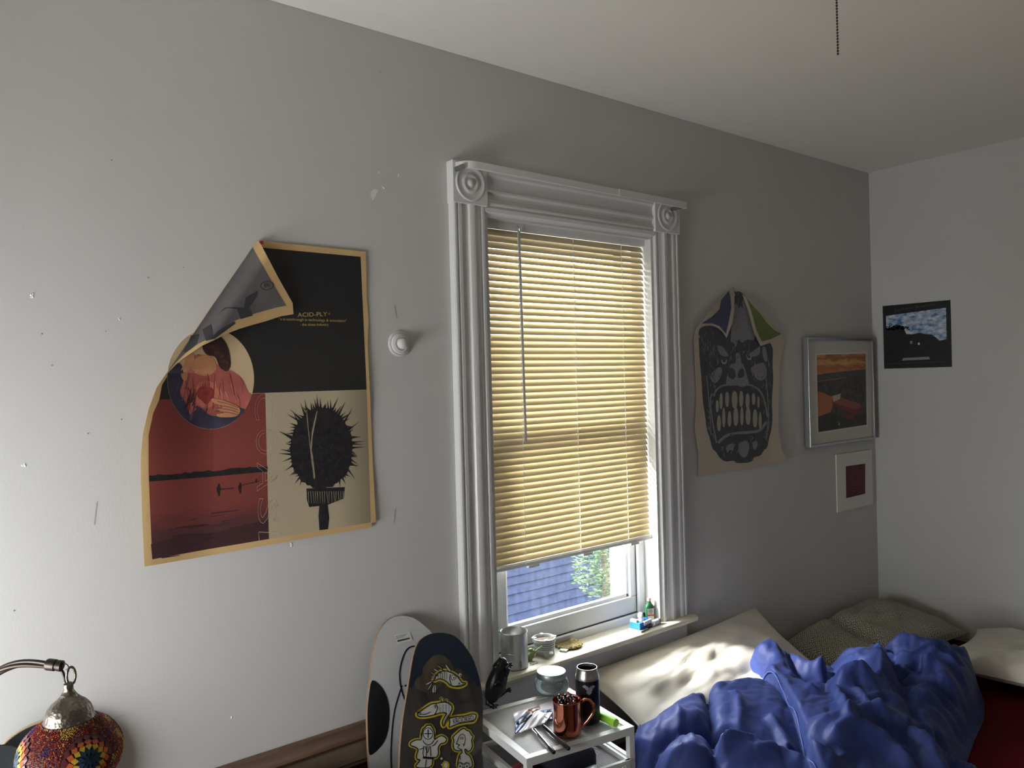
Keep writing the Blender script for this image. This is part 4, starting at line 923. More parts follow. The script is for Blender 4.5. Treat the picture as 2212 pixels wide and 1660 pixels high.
MB().lathe([(.006, 0), (.006, .003), (.004, .005)], 12, frame(TC @ Vector((0, .02, CZ-.034)), -e1)).build('screw', 'screw', cart, smooth=40)
M['darkcloth'] = mat('dark_cloth', (34, 36, 48), .9, bump=.3, bscale=60); M['redcloth'] = mat('red_cloth', (168, 60, 74), .8, vary=.3, vscale=30); M['grey_plastic'] = mat('clear_pouch', (140, 138, 140), .3)
def bundle(name, label, cat, a, c, m, sd):
    t = MB(); T2 = TC; n_ = 14; rows = []
    cx, cy, cz = [(a[i]+c[i])/2 for i in range(3)]; h = [(c[i]-a[i])/2 for i in range(3)]
    for i in range(n_+1):
        ph = math.pi*i/n_; row = []
        for k in range(2*n_+1):
            q = 2*math.pi*(k % (2*n_))/(2*n_); s3 = lambda v, p: math.copysign(abs(v)**p, v)
            p = Vector((s3(math.sin(ph), .5)*s3(math.cos(q), .5), s3(math.sin(ph), .5)*s3(math.sin(q), .5), s3(-math.cos(ph), .5))); p *= 1+.08*noise.noise(p*2+Vector((sd, 0, 0)))
            row.append(T2 @ Vector((cx+p.x*h[0]*.92, cy+p.y*h[1]*.92, cz+p.z*h[2]*.92)))
        rows.append(row)
    t.grid(rows); o = t.build(name, m, None, smooth='all'); return tag(o, label, cat)
bundle('folded_cloth', 'dark navy folded cloth filling the back of the top mesh drawer', 'cloth', (.13, .09, .338), (.315, .285, .49), 'darkcloth', 3)  # dark filler added in place of the shade inside the drawer
bundle('pouch', 'red and white pouch showing through the left side of the mesh drawer', 'pouch', (.034, .03, .338), (.125, .22, .455), 'redcloth', 8)
bundle('pouch', 'grey clear plastic pouch inside the front of the mesh drawer', 'pouch', (.15, .01, .338), (.29, .10, .45), 'grey_plastic', 5)

# ------------------------------------------------------------------ things on the cart
def onz(x, y, z=CZ): return P(x, y, z=z)
def hole_cyl(b, prof, T, n=40): b.lathe(prof, n, T, cap=False)
# glass jar with metal lid

def thin_glass(name, k, tint):
    m = bpy.data.materials.new(name); m.use_nodes = True; nt = m.node_tree; b = nt.nodes['Principled BSDF']; b.inputs['Base Color'].default_value = lin(tint); b.inputs['Roughness'].default_value = .05
    t = nt.nodes.new('ShaderNodeBsdfTransparent'); t.inputs[0].default_value = lin(tint); f = nt.nodes.new('ShaderNodeFresnel'); f.inputs[0].default_value = 1.5
    a = nt.nodes.new('ShaderNodeMath'); a.operation = 'ADD'; a.inputs[1].default_value = k; nt.links.new(f.outputs[0], a.inputs[0])
    mx = nt.nodes.new('ShaderNodeMixShader'); nt.links.new(a.outputs[0], mx.inputs[0]); nt.links.new(t.outputs[0], mx.inputs[1]); nt.links.new(b.outputs[0], mx.inputs[2]); nt.links.new(mx.outputs[0], nt.nodes['Material Output'].inputs[0]); return m
M['glass'] = thin_glass('clear_glass', .06, (225, 230, 230))
M['lid'] = mat('jar_lid', (132, 142, 140), .42, .8, bump=.1, bscale=80); M['lidink'] = mat('lid_mark', (110, 122, 122), .4, .5); M['herb'] = mat('dry_contents', (126, 116, 104), .9, vary=.4, vscale=90, bump=.6, bscale=90, dist=.006)
jc = onz(1192, 1497); jar = thing('glass_jar', 'squat clear glass jar with a silver screw lid at the back of the cart', 'jar', jc); TJ = Matrix.Translation(jc)
MB().lathe([(.001, .002), (.040, .002), (.047, .006), (.053, .018), (.054, .030), (.050, .042), (.043, .049), (.042, .056), (.042, .060), (.040, .060), (.040, .050), (.047, .041), (.051, .030), (.050, .018), (.044, .009), (.001, .006)], 48, TJ, cap=False).build('jar_body', 'glass', jar, smooth=50)
MB().lathe([(.001, .007), (.043, .008), (.048, .018), (.047, .026), (.02, .030), (.001, .028)], 32, TJ, cap=False).build('jar_contents', 'herb', jar, smooth=50)
lid = MB().lathe([(.045, .050), (.0455, .051), (.0455, .066), (.044, .068), (.040, .068), (.038, .0665), (.001, .0665)], 48, TJ).build('lid', 'lid', jar, smooth=40)
b = MB()
for r0, n_ in ((.029, 24), (.020, 12)):
    for k in range(n_):
        if (k*7) % 5 == 0: continue
        a = 2*math.pi*k/n_; b.box((-.002, -.0008, 0), (.002, .0008, .0006), 0, TJ @ Matrix.Translation((r0*math.cos(a), r0*math.sin(a), .0665)) @ Matrix.Rotation(a+1.57, 4, 'Z'))
for k in range(5): b.box((-.012+.005*k, -.001, 0), (-.009+.005*k, .002, .0006), 0, TJ @ Matrix.Translation((0, .003*(k % 2), .0665)))
b.build('embossing', 'lidink', lid)
# tall black can
M['can'] = mat('can_black', (24, 24, 28), .28, .3); M['alu'] = mat('aluminium', (172, 170, 164), .28, 1); M['dark_in'] = mat('can_inside', (60, 62, 60), .4, .6)
cc = onz(1271, 1561); can = thing('drink_can', 'tall black opened drink can standing behind the copper mug', 'can', cc); TJ = Matrix.Translation(cc)
MB().lathe([(.026, 0), (.031, .004), (.0335, .012), (.0335, .128)], 48, TJ).build('can_body', 'can', can, smooth=40)
MB().lathe([(.0336, .126), (.0336, .132), (.030, .146), (.028, .150), (.0285, .157), (.0272, .157), (.0268, .149)], 48, TJ, cap=False).build('can_neck', 'alu', can, smooth=40)
MB().lathe([(.0268, .149), (.0268, .11), (.001, .11)], 32, TJ, cap=False).build('can_inside', 'dark_in', can)
M['wolf'] = mat('can_art', (120, 122, 128), .35, .3); b = MB()
for a0, z0, hh, ww in ((-1.75, .108, .012, .16), (-1.45, .106, .016, .14), (-1.6, .097, .012, .22), (-1.25, .112, .008, .2), (-1.95, .113, .008, .2)):
    N2 = 8; row = [[TJ @ Vector((.0338*math.cos(a0-.6+ww*(i/N2-.5)*2), .0338*math.sin(a0-.6+ww*(i/N2-.5)*2), z0+s*hh*(1-abs(i/N2-.5)*1.6)*.6)) for i in range(N2+1)] for s in (-1, 1)]
    b.grid(row)
b.build('can_emblem', 'wolf', can, smooth='all')
# copper mug and the small things in it
M['copper'] = mat('copper', (206, 128, 104), .12, 1, bump=.04, bscale=30); M['copper_in'] = mat('copper_dull', (120, 72, 60), .35, 1)
mc = onz(1226, 1585); mug = thing('copper_mug', 'polished copper mug with loop handle filled with small lighters', 'mug', mc); TJ = Matrix.Translation(mc)
MB().lathe([(.001, 0), (.034, 0), (.0375, .003), (.0385, .010), (.0385, .090), (.0392, .092), (.0385, .094), (.0372, .092), (.0368, .012), (.001, .010)], 56, TJ, cap=False).build('mug_body', 'copper', mug, smooth=40)
hd = (P(1285, 1560, d=2.13)-P(1226, 1560, d=2.13)); hd.z = 0; hd.normalize()
hp = [(.0375, .083), (.050, .092), (.063, .090), (.072, .078), (.074, .064), (.068, .050), (.056, .034), (.044, .022), (.0385, .016), (.0385, .010)]
MB().tube([mc+hd*r+Vector((0, 0, z)) for r, z in hp], [.0042]*len(hp), 10).build('handle', 'copper', mug, smooth='all')
M['chrome'] = mat('chrome', (190, 190, 192), .12, 1); M['dkchrome'] = mat('dark_chrome', (96, 96, 100), .2, 1); M['l_red'] = mat('lighter_red', (170, 40, 44), .3); M['l_green'] = mat('lighter_teal', (60, 110, 104), .3); M['l_pink'] = mat('lighter_pink', (206, 90, 100), .3)
names = (('black', 'lighter standing tallest in the copper mug'), ('red', 'lighter leaning at the front rim of the copper mug'), ('l_green', 'teal lighter at the right inside the copper mug'), ('pink', 'lighter with metal top by the handle side of the copper mug'), ('blk2', 'black lighter at the left inside the copper mug'), ('blk3', 'black lighter at the back inside the copper mug'))
spec_ = ((.002, .008, .100, 'black', 'black lighter standing tallest in the middle of the copper mug'), (-.012, -.018, .086, 'l_red', 'red lighter leaning at the front left inside the copper mug'), (.016, -.014, .090, 'l_green', 'teal lighter leaning right inside the copper mug'), (.024, .010, .096, 'l_pink', 'pink lighter with metal top by the handle of the copper mug'), (-.022, .004, .092, 'black', 'black lighter at the far left inside the copper mug'), (-.006, .024, .097, 'black', 'black lighter at the back inside the copper mug'))
for dx, dy, h, m_, lb in spec_:
    base = mc+Vector((dx*.5, dy*.5, .0108)); topp = mc+Vector((dx, dy, h)); ax = (topp-base).normalized(); Lh = (topp-base).length
    t = thing('lighter', lb, 'lighter', base, 'lighters in the copper mug'); TT = frame(base, ax) @ Matrix.Diagonal((1, .65, 1, 1))
    MB().lathe([(.006, 0), (.0085, .003), (.0085, Lh-.016), (.007, Lh-.013)], 16, TT).build('lighter_body', m_, t, smooth=40)
    MB().lathe([(.0078, Lh-.014), (.0078, Lh-.004), (.006, Lh-.002)], 16, TT).build('metal_hood', 'dkchrome', t, smooth=40)
    MB().lathe([(.0045, -.003), (.0045, .003)], 14, TT @ Matrix.Translation((0, 0, Lh)) @ Matrix.Rotation(math.pi/2, 4, 'X')).build('spark_wheel', 'black', t)
# pens
for (a, c, lb, clip) in (((1151, 1573), (1197, 1627), 'black and silver clip pen lying at the front of the cart', True), ((1171, 1566), (1229, 1619), 'slim black pen lying beside the copper mug', False)):
    p0 = onz(*a, CZ+.0055); p1 = onz(*c, CZ+.0055); ax = (p1-p0).normalized(); Lp = (p1-p0).length; t = thing('pen', lb, 'pen', p0, 'pens on the cart'); TT = frame(p0, ax)
    MB().lathe([(.002, 0), (.004, .008), (.0048, .02), (.0048, Lp*.82)], 16, TT).build('barrel', 'chrome' if clip else 'black', t, smooth=40)
    MB().lathe([(.0052, Lp*.8), (.0055, Lp*.82), (.0055, Lp-.002), (.004, Lp)], 16, TT).build('cap', 'black', t, smooth=40)
    if clip: MB().tube([p0+ax*.045+Vector((-.006, 0, .003)), p0+ax*.012+Vector((-.008, 0, .003)), p0+ax*.01+Vector((-.004, 0, .003))], .0009, 6).build('clip', 'chrome', t)
# printed zip pouch lying flat
M['bag_white'] = mat('bag_white', (206, 202, 208), .35, vary=.05); M['bag_blue'] = mat('bag_blue', (64, 92, 158), .35, c2=(32, 40, 66), vscale=50); M['bag_brown'] = mat('bag_brown', (128, 84, 60), .35, c2=(96, 58, 44), vscale=60); M['bag_dark'] = mat('bag_dark', (30, 36, 54), .35, vary=.5, vscale=90); M['bag_orange'] = mat('bag_orange', (190, 140, 96), .35)
bag = thing('printed_pouch', 'crumpled white plastic pouch printed with a blue and brown picture on the cart', 'pouch', onz(1150, 1560))
def bmap(x, y, l=0):
    return P(x, y, z=CZ+.003+.012*math.exp(-((x-1160)/30)**2-((y-1545)/20)**2)+.004*math.sin(x*.2+y*.15)**2+l*.0006)
pr = Print(bmap, 5)
pr.poly([(1111, 1588), (1112, 1559), (1108, 1541), (1142, 1531), (1165, 1524), (1193, 1514), (1195, 1536), (1187, 1550), (1178, 1562), (1152, 1573)], 'bag_white', 0)
pr.poly([(1112, 1587), (1113, 1560), (1128, 1546), (1142, 1536), (1154, 1537), (1148, 1548), (1140, 1556), (1133, 1568), (1122, 1580)], 'bag_blue', 1)
pr.poly([(1115, 1562), (1128, 1548), (1146, 1541), (1150, 1546), (1138, 1556), (1122, 1566)], 'bag_dark', 2)
pr.poly([(1140, 1534), (1165, 1524), (1168, 1532), (1158, 1536), (1148, 1538)], 'bag_brown', 2); pr.poly([(1134, 1540), (1144, 1533), (1156, 1537), (1146, 1541)], 'bag_orange', 2); pr.poly([(1164, 1536), (1194, 1532), (1192, 1538), (1176, 1540)], 'bag_blue', 1)
o = pr.build('printed_film', bag, 'all'); s_ = o.modifiers.new('thin', 'SOLIDIFY'); s_.thickness = .0005; s_.offset = 0
# small blue-white clip beside the mug
cl = thing('binder_clip', 'tiny white and blue plastic clip half hidden beside the copper mug', 'clip', onz(1187, 1556)); q = onz(1187, 1558); TT = Matrix.Translation(q) @ Matrix.Rotation(-.4, 4, 'Z')
MB().box((-.008, -.006, 0), (.008, .006, .008), 0, TT).build('clip_body', 'bag_blue', cl, bevel=.001); MB().box((-.012, -.007, .002), (-.008, .007, .014), 0, TT).build('clip_jaw', 'white', cl, bevel=.001)
# green lighter lying flat
M['lime'] = mat('lime_plastic', (150, 208, 60), .35); M['lime_label'] = mat('pale_label', (196, 206, 190), .4)
g0 = onz(1290, 1543, CZ+.0125); g1 = onz(1331, 1563, CZ+.0125); ax = (g1-g0).normalized(); Lp = (g1-g0).length; t = thing('plastic_tube', 'lime green plastic tube with a pale label lying on the cart corner', 'tube', g0); TT = frame(g0, ax)
MB().lathe([(.009, -.01), (.012, -.006), (.012, Lp-.004), (.011, Lp), (.007, Lp)], 24, TT).build('tube_body', 'lime', t, smooth=35)
row = [[TT @ Vector((.0123*math.cos(a), .0123*math.sin(a), z)) for z in np.linspace(.005, Lp*.62, 8)] for a in np.linspace(-.4, 1.5, 8)]
MB().grid(row).build('tube_label', 'lime_label', t, smooth='all')
# black frog figurine, head thrown back
M['iron'] = mat('black_iron', (34, 34, 38), .32, .5, bump=.15, bscale=60)
def blob(b, path, rad, n=12):
    path = [Vector(p) for p in path]; P2 = []; R2 = []
    d0 = (path[1]-path[0]).normalized(); d1_ = (path[-1]-path[-2]).normalized()
    for k in range(4): a = math.pi/2*k/4; P2.append(path[0]-d0*rad[0]*math.cos(a)); R2.append(max(1e-4, rad[0]*math.sin(a)))
    P2 += path; R2 += list(rad)
    for k in range(1, 5): a = math.pi/2*k/4; P2.append(path[-1]+d1_*rad[-1]*math.sin(a)); R2.append(max(1e-4, rad[-1]*math.cos(a)))
    b.tube(P2, R2, n)
fb = onz(1080, 1525); D = (fb-CAM).dot(_fw)
def F(x, y, d=0): return P(x, y, d=D+d)
fg = MB()
blob(fg, [F(1063, 1522), F(1070, 1505), F(1078, 1480), F(1082, 1462), F(1086, 1450)], [.022, .031, .028, .021, .014], 16)
blob(fg, [F(1076, 1460), F(1090, 1452), F(1097, 1456)], [.016, .012, .006], 12)            # lower jaw
blob(fg, [F(1080, 1452), F(1084, 1444), F(1088, 1447)], [.012, .010, .005], 12)             # open upper jaw
blob(fg, [F(1093, 1478, -.01), F(1099, 1466, -.02), F(1094, 1462, -.02), F(1102, 1454, -.02)], [.008, .006, .005, .004], 10)
for dx, dy in ((4, -3), (5, 2), (2, 6)): blob(fg, [F(1101, 1455, -.02), F(1101+dx, 1455+dy, -.02)], [.0025, .003], 8)
blob(fg, [F(1060, 1525), F(1056, 1540, -.01), F(1066, 1545, -.02)], [.016, .010, .006], 10)
for dx, dy in ((-6, 4), (0, 6), (6, 4), (9, -1)): blob(fg, [F(1066, 1545, -.02), F(1066+dx, 1544+dy, -.025)], [.004, .0028], 8)
blob(fg, [F(1078, 1518, .02), F(1088, 1514, .02), F(1094, 1512, .02)], [.012, .008, .005], 10)
for dx, dy in ((8, -4), (10, 0), (9, 4)): blob(fg, [F(1094, 1511, .02), F(1094+dx, 1510+dy, .02)], [.003, .0025], 8)
blob(fg, [F(1070, 1500, -.02), F(1078, 1494, -.03), F(1084, 1500, -.03)], [.010, .008, .006], 10)
o = fg.build('frog_figurine', 'iron', None, smooth='all'); tag(o, 'black cast metal frog figurine with head thrown back at the left of the cart', 'figurine')
zmin = min(v.co.z for v in o.data.vertices); o.location.z = CZ-zmin

# ================================================================== THINGS ON THE SILL
def sil(x, y): return P(x, y, z=SZ)
q = sil(1112, 1441); cup = thing('metal_cup', 'plain silver metal cup standing at the left end of the window sill', 'cup', q); TJ = Matrix.Translation(q)
M['cupmetal'] = mat('cup_metal', (186, 184, 181), .36, .8, bump=.06, bscale=25, stretch=(1, 1, 8))
MB().lathe([(.001, 0), (.038, 0), (.0425, .004), (.043, .010), (.043, .112), (.0438, .114), (.043, .116), (.0415, .114), (.041, .012), (.001, .010)], 56, TJ, cap=False).build('cup_body', 'cupmetal', cup, smooth=40)
MB().lathe([(.0432, .0505), (.0438, .052), (.0432, .0535)], 48, TJ, cap=False).build('bead_line', 'cupmetal', cup, smooth='all')
for txt, z, a in (('E', .092, -.28), ('L', .080, -.28), ('N', .024, .42), ('N', .014, .42)):
    vs, fs, x0_, x1_ = text2d(txt); vd = (CAM-q); base_a = math.atan2(vd.y, vd.x)+a; s = .009
    MB().add([TJ @ Vector((.0434*math.cos(base_a+(v[0]-.3)*s/.0434), .0434*math.sin(base_a+(v[0]-.3)*s/.0434), z+v[1]*s)) for v in vs], fs).build('engraved_letter', 'gasket', cup)
# ashtray: ringed bowl on pointed legs
q = sil(1176, 1416); M['paint_white'] = mat('white_enamel', (206, 208, 206), .35); M['groove'] = mat('dark_ring', (64, 66, 76), .5); M['ash'] = mat('ash', (120, 108, 94), .95, vary=.3, vscale=80)
at = thing('ashtray', 'white ringed metal ashtray on pointed legs on the window sill', 'ashtray', q); TJ = Matrix.Translation(q) @ Matrix.Diagonal((1.25, 1.25, 1, 1))
pr_ = [(.001, .018), (.020, .018), (.024, .020)]
z = .022
for k in range(4): pr_ += [(.0285, z), (.0285, z+.004), (.0255, z+.0045), (.0255, z+.006)]; z += .0065
pr_ += [(.031, z+.001), (.031, z+.012), (.028, z+.012), (.027, z+.002), (.001, z+.001)]
MB().lathe(pr_, 40, TJ, cap=False).build('ringed_bowl', 'paint_white', at, smooth=30)
MB().lathe([(.0258, .024), (.0258, .048)], 40, TJ, cap=False).build('ring_groove', 'groove', at)
MB().lathe([(.0265, z+.0035), (.015, z+.005), (.001, z+.004)], 24, TJ, cap=False).build('ash', 'ash', at)
for k in range(4):
    a = math.pi/4+k*math.pi/2+.3; d = Vector((math.cos(a), math.sin(a), 0)); t_ = Vector((-d.y, d.x, 0))
    MB().slab([q+d*.030+t_*.012+Vector((0, 0, .022)), q+d*.030-t_*.012+Vector((0, 0, .022)), q+d*.034-t_*.003+Vector((0, 0, .0005)), q+d*.034+t_*.003+Vector((0, 0, .0005))], d, .003).build('leg', 'paint_white', at)
    MB().box((-.006, -.004, 0), (.006, .004, .004), 0, TJ @ Matrix.Rotation(a, 4, 'Z') @ Matrix.Translation((.027, 0, z+.010))).build('cigarette_rest', 'paint_white', at)
# small green frog beside it
q = sil(1150, 1428); D = (q-CAM).dot(_fw); M['frog_green'] = mat('frog_green', (140, 170, 84), .4, c2=(176, 186, 130), vscale=60)
g = MB(); blob(g, [F(1142, 1416), F(1148, 1411), F(1153, 1405)], [.010, .010, .006], 12); blob(g, [F(1148, 1402), F(1143, 1402)], [.006, .004], 10)
blob(g, [F(1153, 1408), F(1163, 1400), F(1171, 1394)], [.004, .003, .002], 8); blob(g, [F(1144, 1420), F(1150, 1419), F(1153, 1416)], [.005, .004, .003], 8); blob(g, [F(1141, 1416), F(1143, 1424), F(1149, 1424)], [.004, .003, .002], 8)
o = g.build('frog_figurine', 'frog_green', None, smooth='all'); tag(o, 'tiny green frog figurine between the silver cup and the ashtray', 'figurine'); o.location.z = SZ-min(v.co.z for v in o.data.vertices)
# keys/charm by the cup
q = sil(1149, 1436); ck = MB(); ck.tube([q+Vector((.006*math.cos(a), .006*math.sin(a), .0015)) for a in np.linspace(0, 6.28, 13)[:-1]], .0012, 6, closed=True); ck.tube([q+Vector((.006, 0, .0015)), q+Vector((.020, -.006, .0015))], .0015, 6); ck.tube([q+Vector((.012, -.003, .0015)), q+Vector((.014, .003, .0015))], .0012, 6); ck.tube([q+Vector((.017, -.005, .0015)), q+Vector((.019, .001, .0015))], .0012, 6)
tag(ck.build('small_key', 'chrome', None, smooth='all'), 'small metal key lying beside the silver cup on the sill', 'key')
# brass dish
q = sil(1228, 1396); M['brass'] = mat('antique_brass', (196, 178, 120), .35, .8, bump=.9, bscale=160, c2=(140, 122, 78), vscale=120, dist=.002); M['verdigris'] = mat('pale_verdigris', (190, 204, 190), .5, .2)
ds = thing('brass_dish', 'round embossed brass dish lying flat on the middle of the sill', 'dish', q); TJ = Matrix.Translation(q) @ Matrix.Scale(1.3, 4)
MB().lathe([(.001, 0), (.030, 0), (.036, .004), (.0365, .007), (.035, .009), (.032, .007), (.028, .005), (.001, .006)], 40, TJ, cap=False).build('dish_body', 'brass', ds, smooth=50)
b = MB()
for k in range(16): a = 2*math.pi*k/16; b.ball(q+Vector((.047*math.cos(a), .047*math.sin(a), .008)), .0035, 5)
b.build('beaded_rim', 'brass', ds, smooth='all')
MB().box((-.05, -.012, .001), (-.030, .008, .005), 0, TJ @ Matrix.Rotation(.5, 4, 'Z')).build('tail_tab', 'verdigris', ds, bevel=.001)
# toy brick vehicle with astronaut figure
M['t_blue'] = mat('toy_blue', (40, 112, 200), .3); M['t_white'] = mat('toy_white', (226, 228, 228), .3); M['t_grey'] = mat('toy_grey', (150, 152, 154), .35); M['t_dark'] = mat('toy_dark', (50, 60, 74), .35)
q = Vector((2.135, -.012, SZ)); ty = thing('toy_rover', 'small blue and white toy brick rover with a white helmeted figure on the sill', 'toy', q); TT = Matrix.Translation(q) @ Matrix.Rotation(math.radians(8), 4, 'Z') @ Matrix.Scale(1.5, 4)
for a, c, m_, nm in (((-.034, -.014, .004), (.012, .016, .010), 't_blue', 'base_plate'), ((-.034, -.014, .010), (-.018, .016, .020), 't_blue', 'brick'), ((-.016, -.015, .010), (.016, -.009, .020), 't_white', 'side_panel'), ((.0, -.006, .010), (.022, .014, .018), 't_blue', 'brick'), ((-.038, -.02, 0), (-.006, .018, .004), 't_grey', 'skid'), ((-.034, -.004, .020), (-.026, .014, .026), 't_white', 'brick')):
    MB().box(a, c, 0, TT).build(nm, m_, ty, bevel=.0008)
for x in (-.03, -.022, .006, .015):
    for y in (0, .009): MB().lathe([(.0025, 0), (.0025, .0018)], 10, TT @ Matrix.Translation((x, y, .020 if x < -.01 else .018))).build('stud', 't_blue', ty)
MB().box((-.014, -.004, .010), (0, .008, .022), 0, TT).build('figure_torso', 't_white', ty, bevel=.001); MB().box((-.012, -.007, .012), (-.002, -.003, .019), 0, TT).build('figure_chest', 't_dark', ty, bevel=.0006)
hm = MB().ball(TT @ Vector((-.007, .002, .030)), .0112, 10, 0, (1, 1, 1.15)).build('figure_helmet', 't_white', ty, smooth='all')
MB().ball(TT @ Vector((-.009, -.003, .029)), .0068, 8, 0, (1, .8, .9)).build('visor', 't_grey', hm, smooth='all')
MB().lathe([(.004, 0), (.0068, .002), (.0068, .030), (.005, .032)], 20, TT @ Matrix.Translation((.018, -.014, .0075)) @ Matrix.Rotation(math.pi/2, 4, 'Y')).build('fuel_tank', 't_white', ty, smooth=40)
MB().lathe([(.0069, .022), (.0069, .030), (.0055, .033)], 20, TT @ Matrix.Translation((.018, -.014, .0075)) @ Matrix.Rotation(math.pi/2, 4, 'Y')).build('tank_nozzle', 't_grey', ty, smooth=40)
for x in (-.003, .008): MB().lathe([(.005, 0), (.005, .003)], 14, TT @ Matrix.Translation((x, -.015, .006)) @ Matrix.Rotation(math.pi/2, 4, 'X')).build('wheel', 't_dark', ty)
# miniature green liqueur bottle
q = Vector((2.204, .018, SZ)); M['bottle'] = mat('green_glass', (44, 88, 58), .08, spec=.6); M['lab_white'] = mat('label_cream', (206, 204, 190), .6); M['lab_red'] = mat('label_red', (196, 62, 54), .6); M['lab_green'] = mat('label_green', (84, 108, 60), .6); M['capgold'] = mat('cap_tan', (196, 172, 146), .4, .3)
bt = thing('miniature_bottle', 'miniature square green glass bottle with a red banded label by the right jamb', 'bottle', q); vd = CAM-q; ra = math.atan2(vd.y, vd.x)+math.pi/2+.35; TT = Matrix.Translation(q) @ Matrix.Rotation(ra, 4, 'Z')
b = MB(); rings = [(.0155, .0115, 0), (.0165, .0125, .003), (.0165, .0125, .058), (.012, .010, .066), (.0075, .0075, .071), (.007, .007, .080)]; vs = []; 
for hx, hy, z in rings:
    for k in range(16):
        a = 2*math.pi*k/16+math.pi/16; p_ = .45 if z < .06 else .8; vs.append(TT @ Vector((hx*math.copysign(abs(math.cos(a))**p_, math.cos(a)), hy*math.copysign(abs(math.sin(a))**p_, math.sin(a)), z)))
b.add(vs, [(i*16+k, i*16+(k+1) % 16, (i+1)*16+(k+1) % 16, (i+1)*16+k) for i in range(len(rings)-1) for k in range(16)]+[tuple(range(15, -1, -1)), tuple(range(80, 96))]); b.build('bottle_glass', 'bottle', bt, smooth=30)
MB().lathe([(.0078, .078), (.008, .079), (.008, .089), (.007, .090)], 20, TT).build('screw_cap', 'capgold', bt, smooth=40)
def bl(u, v, l=0): return TT @ Vector((u, -.0128-l*.0002, v))
pr = Print(bl); pr.poly([(-.0125, .005), (.0125, .005), (.0125, .052), (-.0125, .052)], 'lab_white', 1); pr.poly([(-.0125, .024), (.0125, .024), (.0125, .030), (-.0125, .030)], 'lab_red', 2)
pr.ell((0, .041), .0075, .0085, 'lab_green', 2, 20); pr.ell((0, .041), .006, .007, 'lab_white', 3, 20)
for s_ in (-1, 1): pr.line([(0, .036), (s_*.002, .041), (s_*.0045, .046)], .0016, 'lab_green', 4); pr.line([(s_*.0025, .042), (s_*.0012, .046)], .001, 'lab_green', 4)
pr.build('bottle_label', bt)

# ================================================================== SKATEBOARD DECKS
M['ply'] = mat('maple_ply', (140, 112, 88), .6, vary=.15, vscale=200, stretch=(1, 1, .1)); M['griptape'] = mat('grip_tape', (30, 30, 30), .95)
M['d_white'] = mat('white_deck', (200, 200, 200), .25, bump=.25, bscale=8, stretch=(3, 3, .6), coat=.5); M['d_ink'] = mat('deck_ink', (30, 30, 32), .3)
M['d_black'] = mat('stained_deck', (66, 62, 60), .22, c2=(46, 43, 42), vscale=9, stretch=(3, 1, .5), coat=.3); M['d_navy'] = mat('navy_paint', (26, 36, 54), .25, coat=.3); M['d_olive'] = mat('wood_stain', (84, 76, 62), .25, c2=(64, 58, 48), vscale=14, stretch=(4, 1, .3), coat=.3)
M['s_white'] = mat('sticker_white', (196, 196, 190), .4); M['s_yel'] = mat('sticker_yellow', (186, 168, 44), .4); M['s_ink'] = mat('sticker_ink', (22, 22, 24), .4); M['barcode'] = mat('barcode', (70, 70, 66), .5); M['stick_lab'] = mat('price_label', (214, 214, 206), .6)
def deck(name, label, outline, top, tilt, yaw, mt_, kick=.5):
    nrm = Vector((math.sin(yaw), -math.cos(yaw)*math.cos(tilt), math.sin(tilt))).normalized()
    ux = nrm.cross(Vector((0, 0, 1))); ux = -ux if ux.x < 0 else ux; ux.normalize(); vy = nrm.cross(ux); vy = -vy if vy.z < 0 else vy
    def loc(px_, py_): p = Ppl(px_, py_, top, nrm)-top; return p.dot(ux), p.dot(vy)
    def surf(a, c, l=0): return top+ux*a+vy*c+nrm*(l-kick*max(0, c+.16)**2+.0*a)
    pts = [loc(*p) for p in outline]
    a0, c0 = pts[0]; a1, c1 = pts[-1]; bot = -top.z/vy.z+.004
    # plain tail below the frame
    mid = (a0+a1)/2; hw = (a1-a0)/2; tail = [(mid+hw*math.cos(t)*(1 if True else 0), bot+.10+.10*math.sin(t)) for t in np.linspace(0, -math.pi, 17)]
    full = pts+[(p[0], p[1]) for p in tail]
    t = thing(name, label, 'skateboard deck', Vector((top.x, top.y-.15, 0)))
    def face(l, mt2, nm, par):
        pr = Print(lambda a, c, q=0: surf(a/1000, c/1000, l)); pr.poly([(a*1000, c*1000) for a, c in full], mt2, 0, 14); return pr.build(nm, par)
    f = face(0, mt_, 'graphic_face', t); face(-.010, 'griptape', 'grip_face', t)
    n_ = len(full); b = MB(); b.add([surf(*p) for p in full]+[surf(*p, -.010) for p in full], [(k, (k+1) % n_, n_+(k+1) % n_, n_+k) for k in range(n_)]); b.build('ply_edge', 'ply', t)
    return t, (lambda x, y, q=0: surf(*loc(x, y), .0006+q*.0004))
wo = [(798, 1660), (797, 1640), (795, 1607), (793, 1545), (794, 1515), (800, 1470), (805, 1422), (813, 1390), (820, 1372), (829, 1357), (838, 1346), (848, 1338), (860, 1333), (873, 1331), (884, 1332), (893, 1334), (904, 1339), (914, 1347), (933, 1365), (946, 1388), (954, 1415), (961, 1450), (966, 1500), (968, 1560), (967, 1620), (965, 1660)]
wt = P(873, 1331, y=-.035)
wo = [tuple(p) for p in Print(None, rnd=1).soft(wo, False)]
t, mp_ = deck('skateboard_deck', 'white shrink wrapped skateboard deck with black oval leaning against the wall', wo, wt, .20, .0, 'd_white', .6)
pr = Print(mp_, 14, 2)
pr.poly([(801, 1469), (812, 1473), (824, 1484), (834, 1501), (840, 1525), (841, 1550), (838, 1580), (829, 1605), (815, 1622), (797, 1636), (795, 1607), (793, 1545), (795, 1515)], 'd_ink', 1)
pr.line([(900, 1397), (892, 1397), (884, 1400), (877, 1407), (870, 1422), (865, 1440), (862.5, 1456), (864, 1478), (867, 1492), (875, 1516)], 3, 'd_ink', 1)
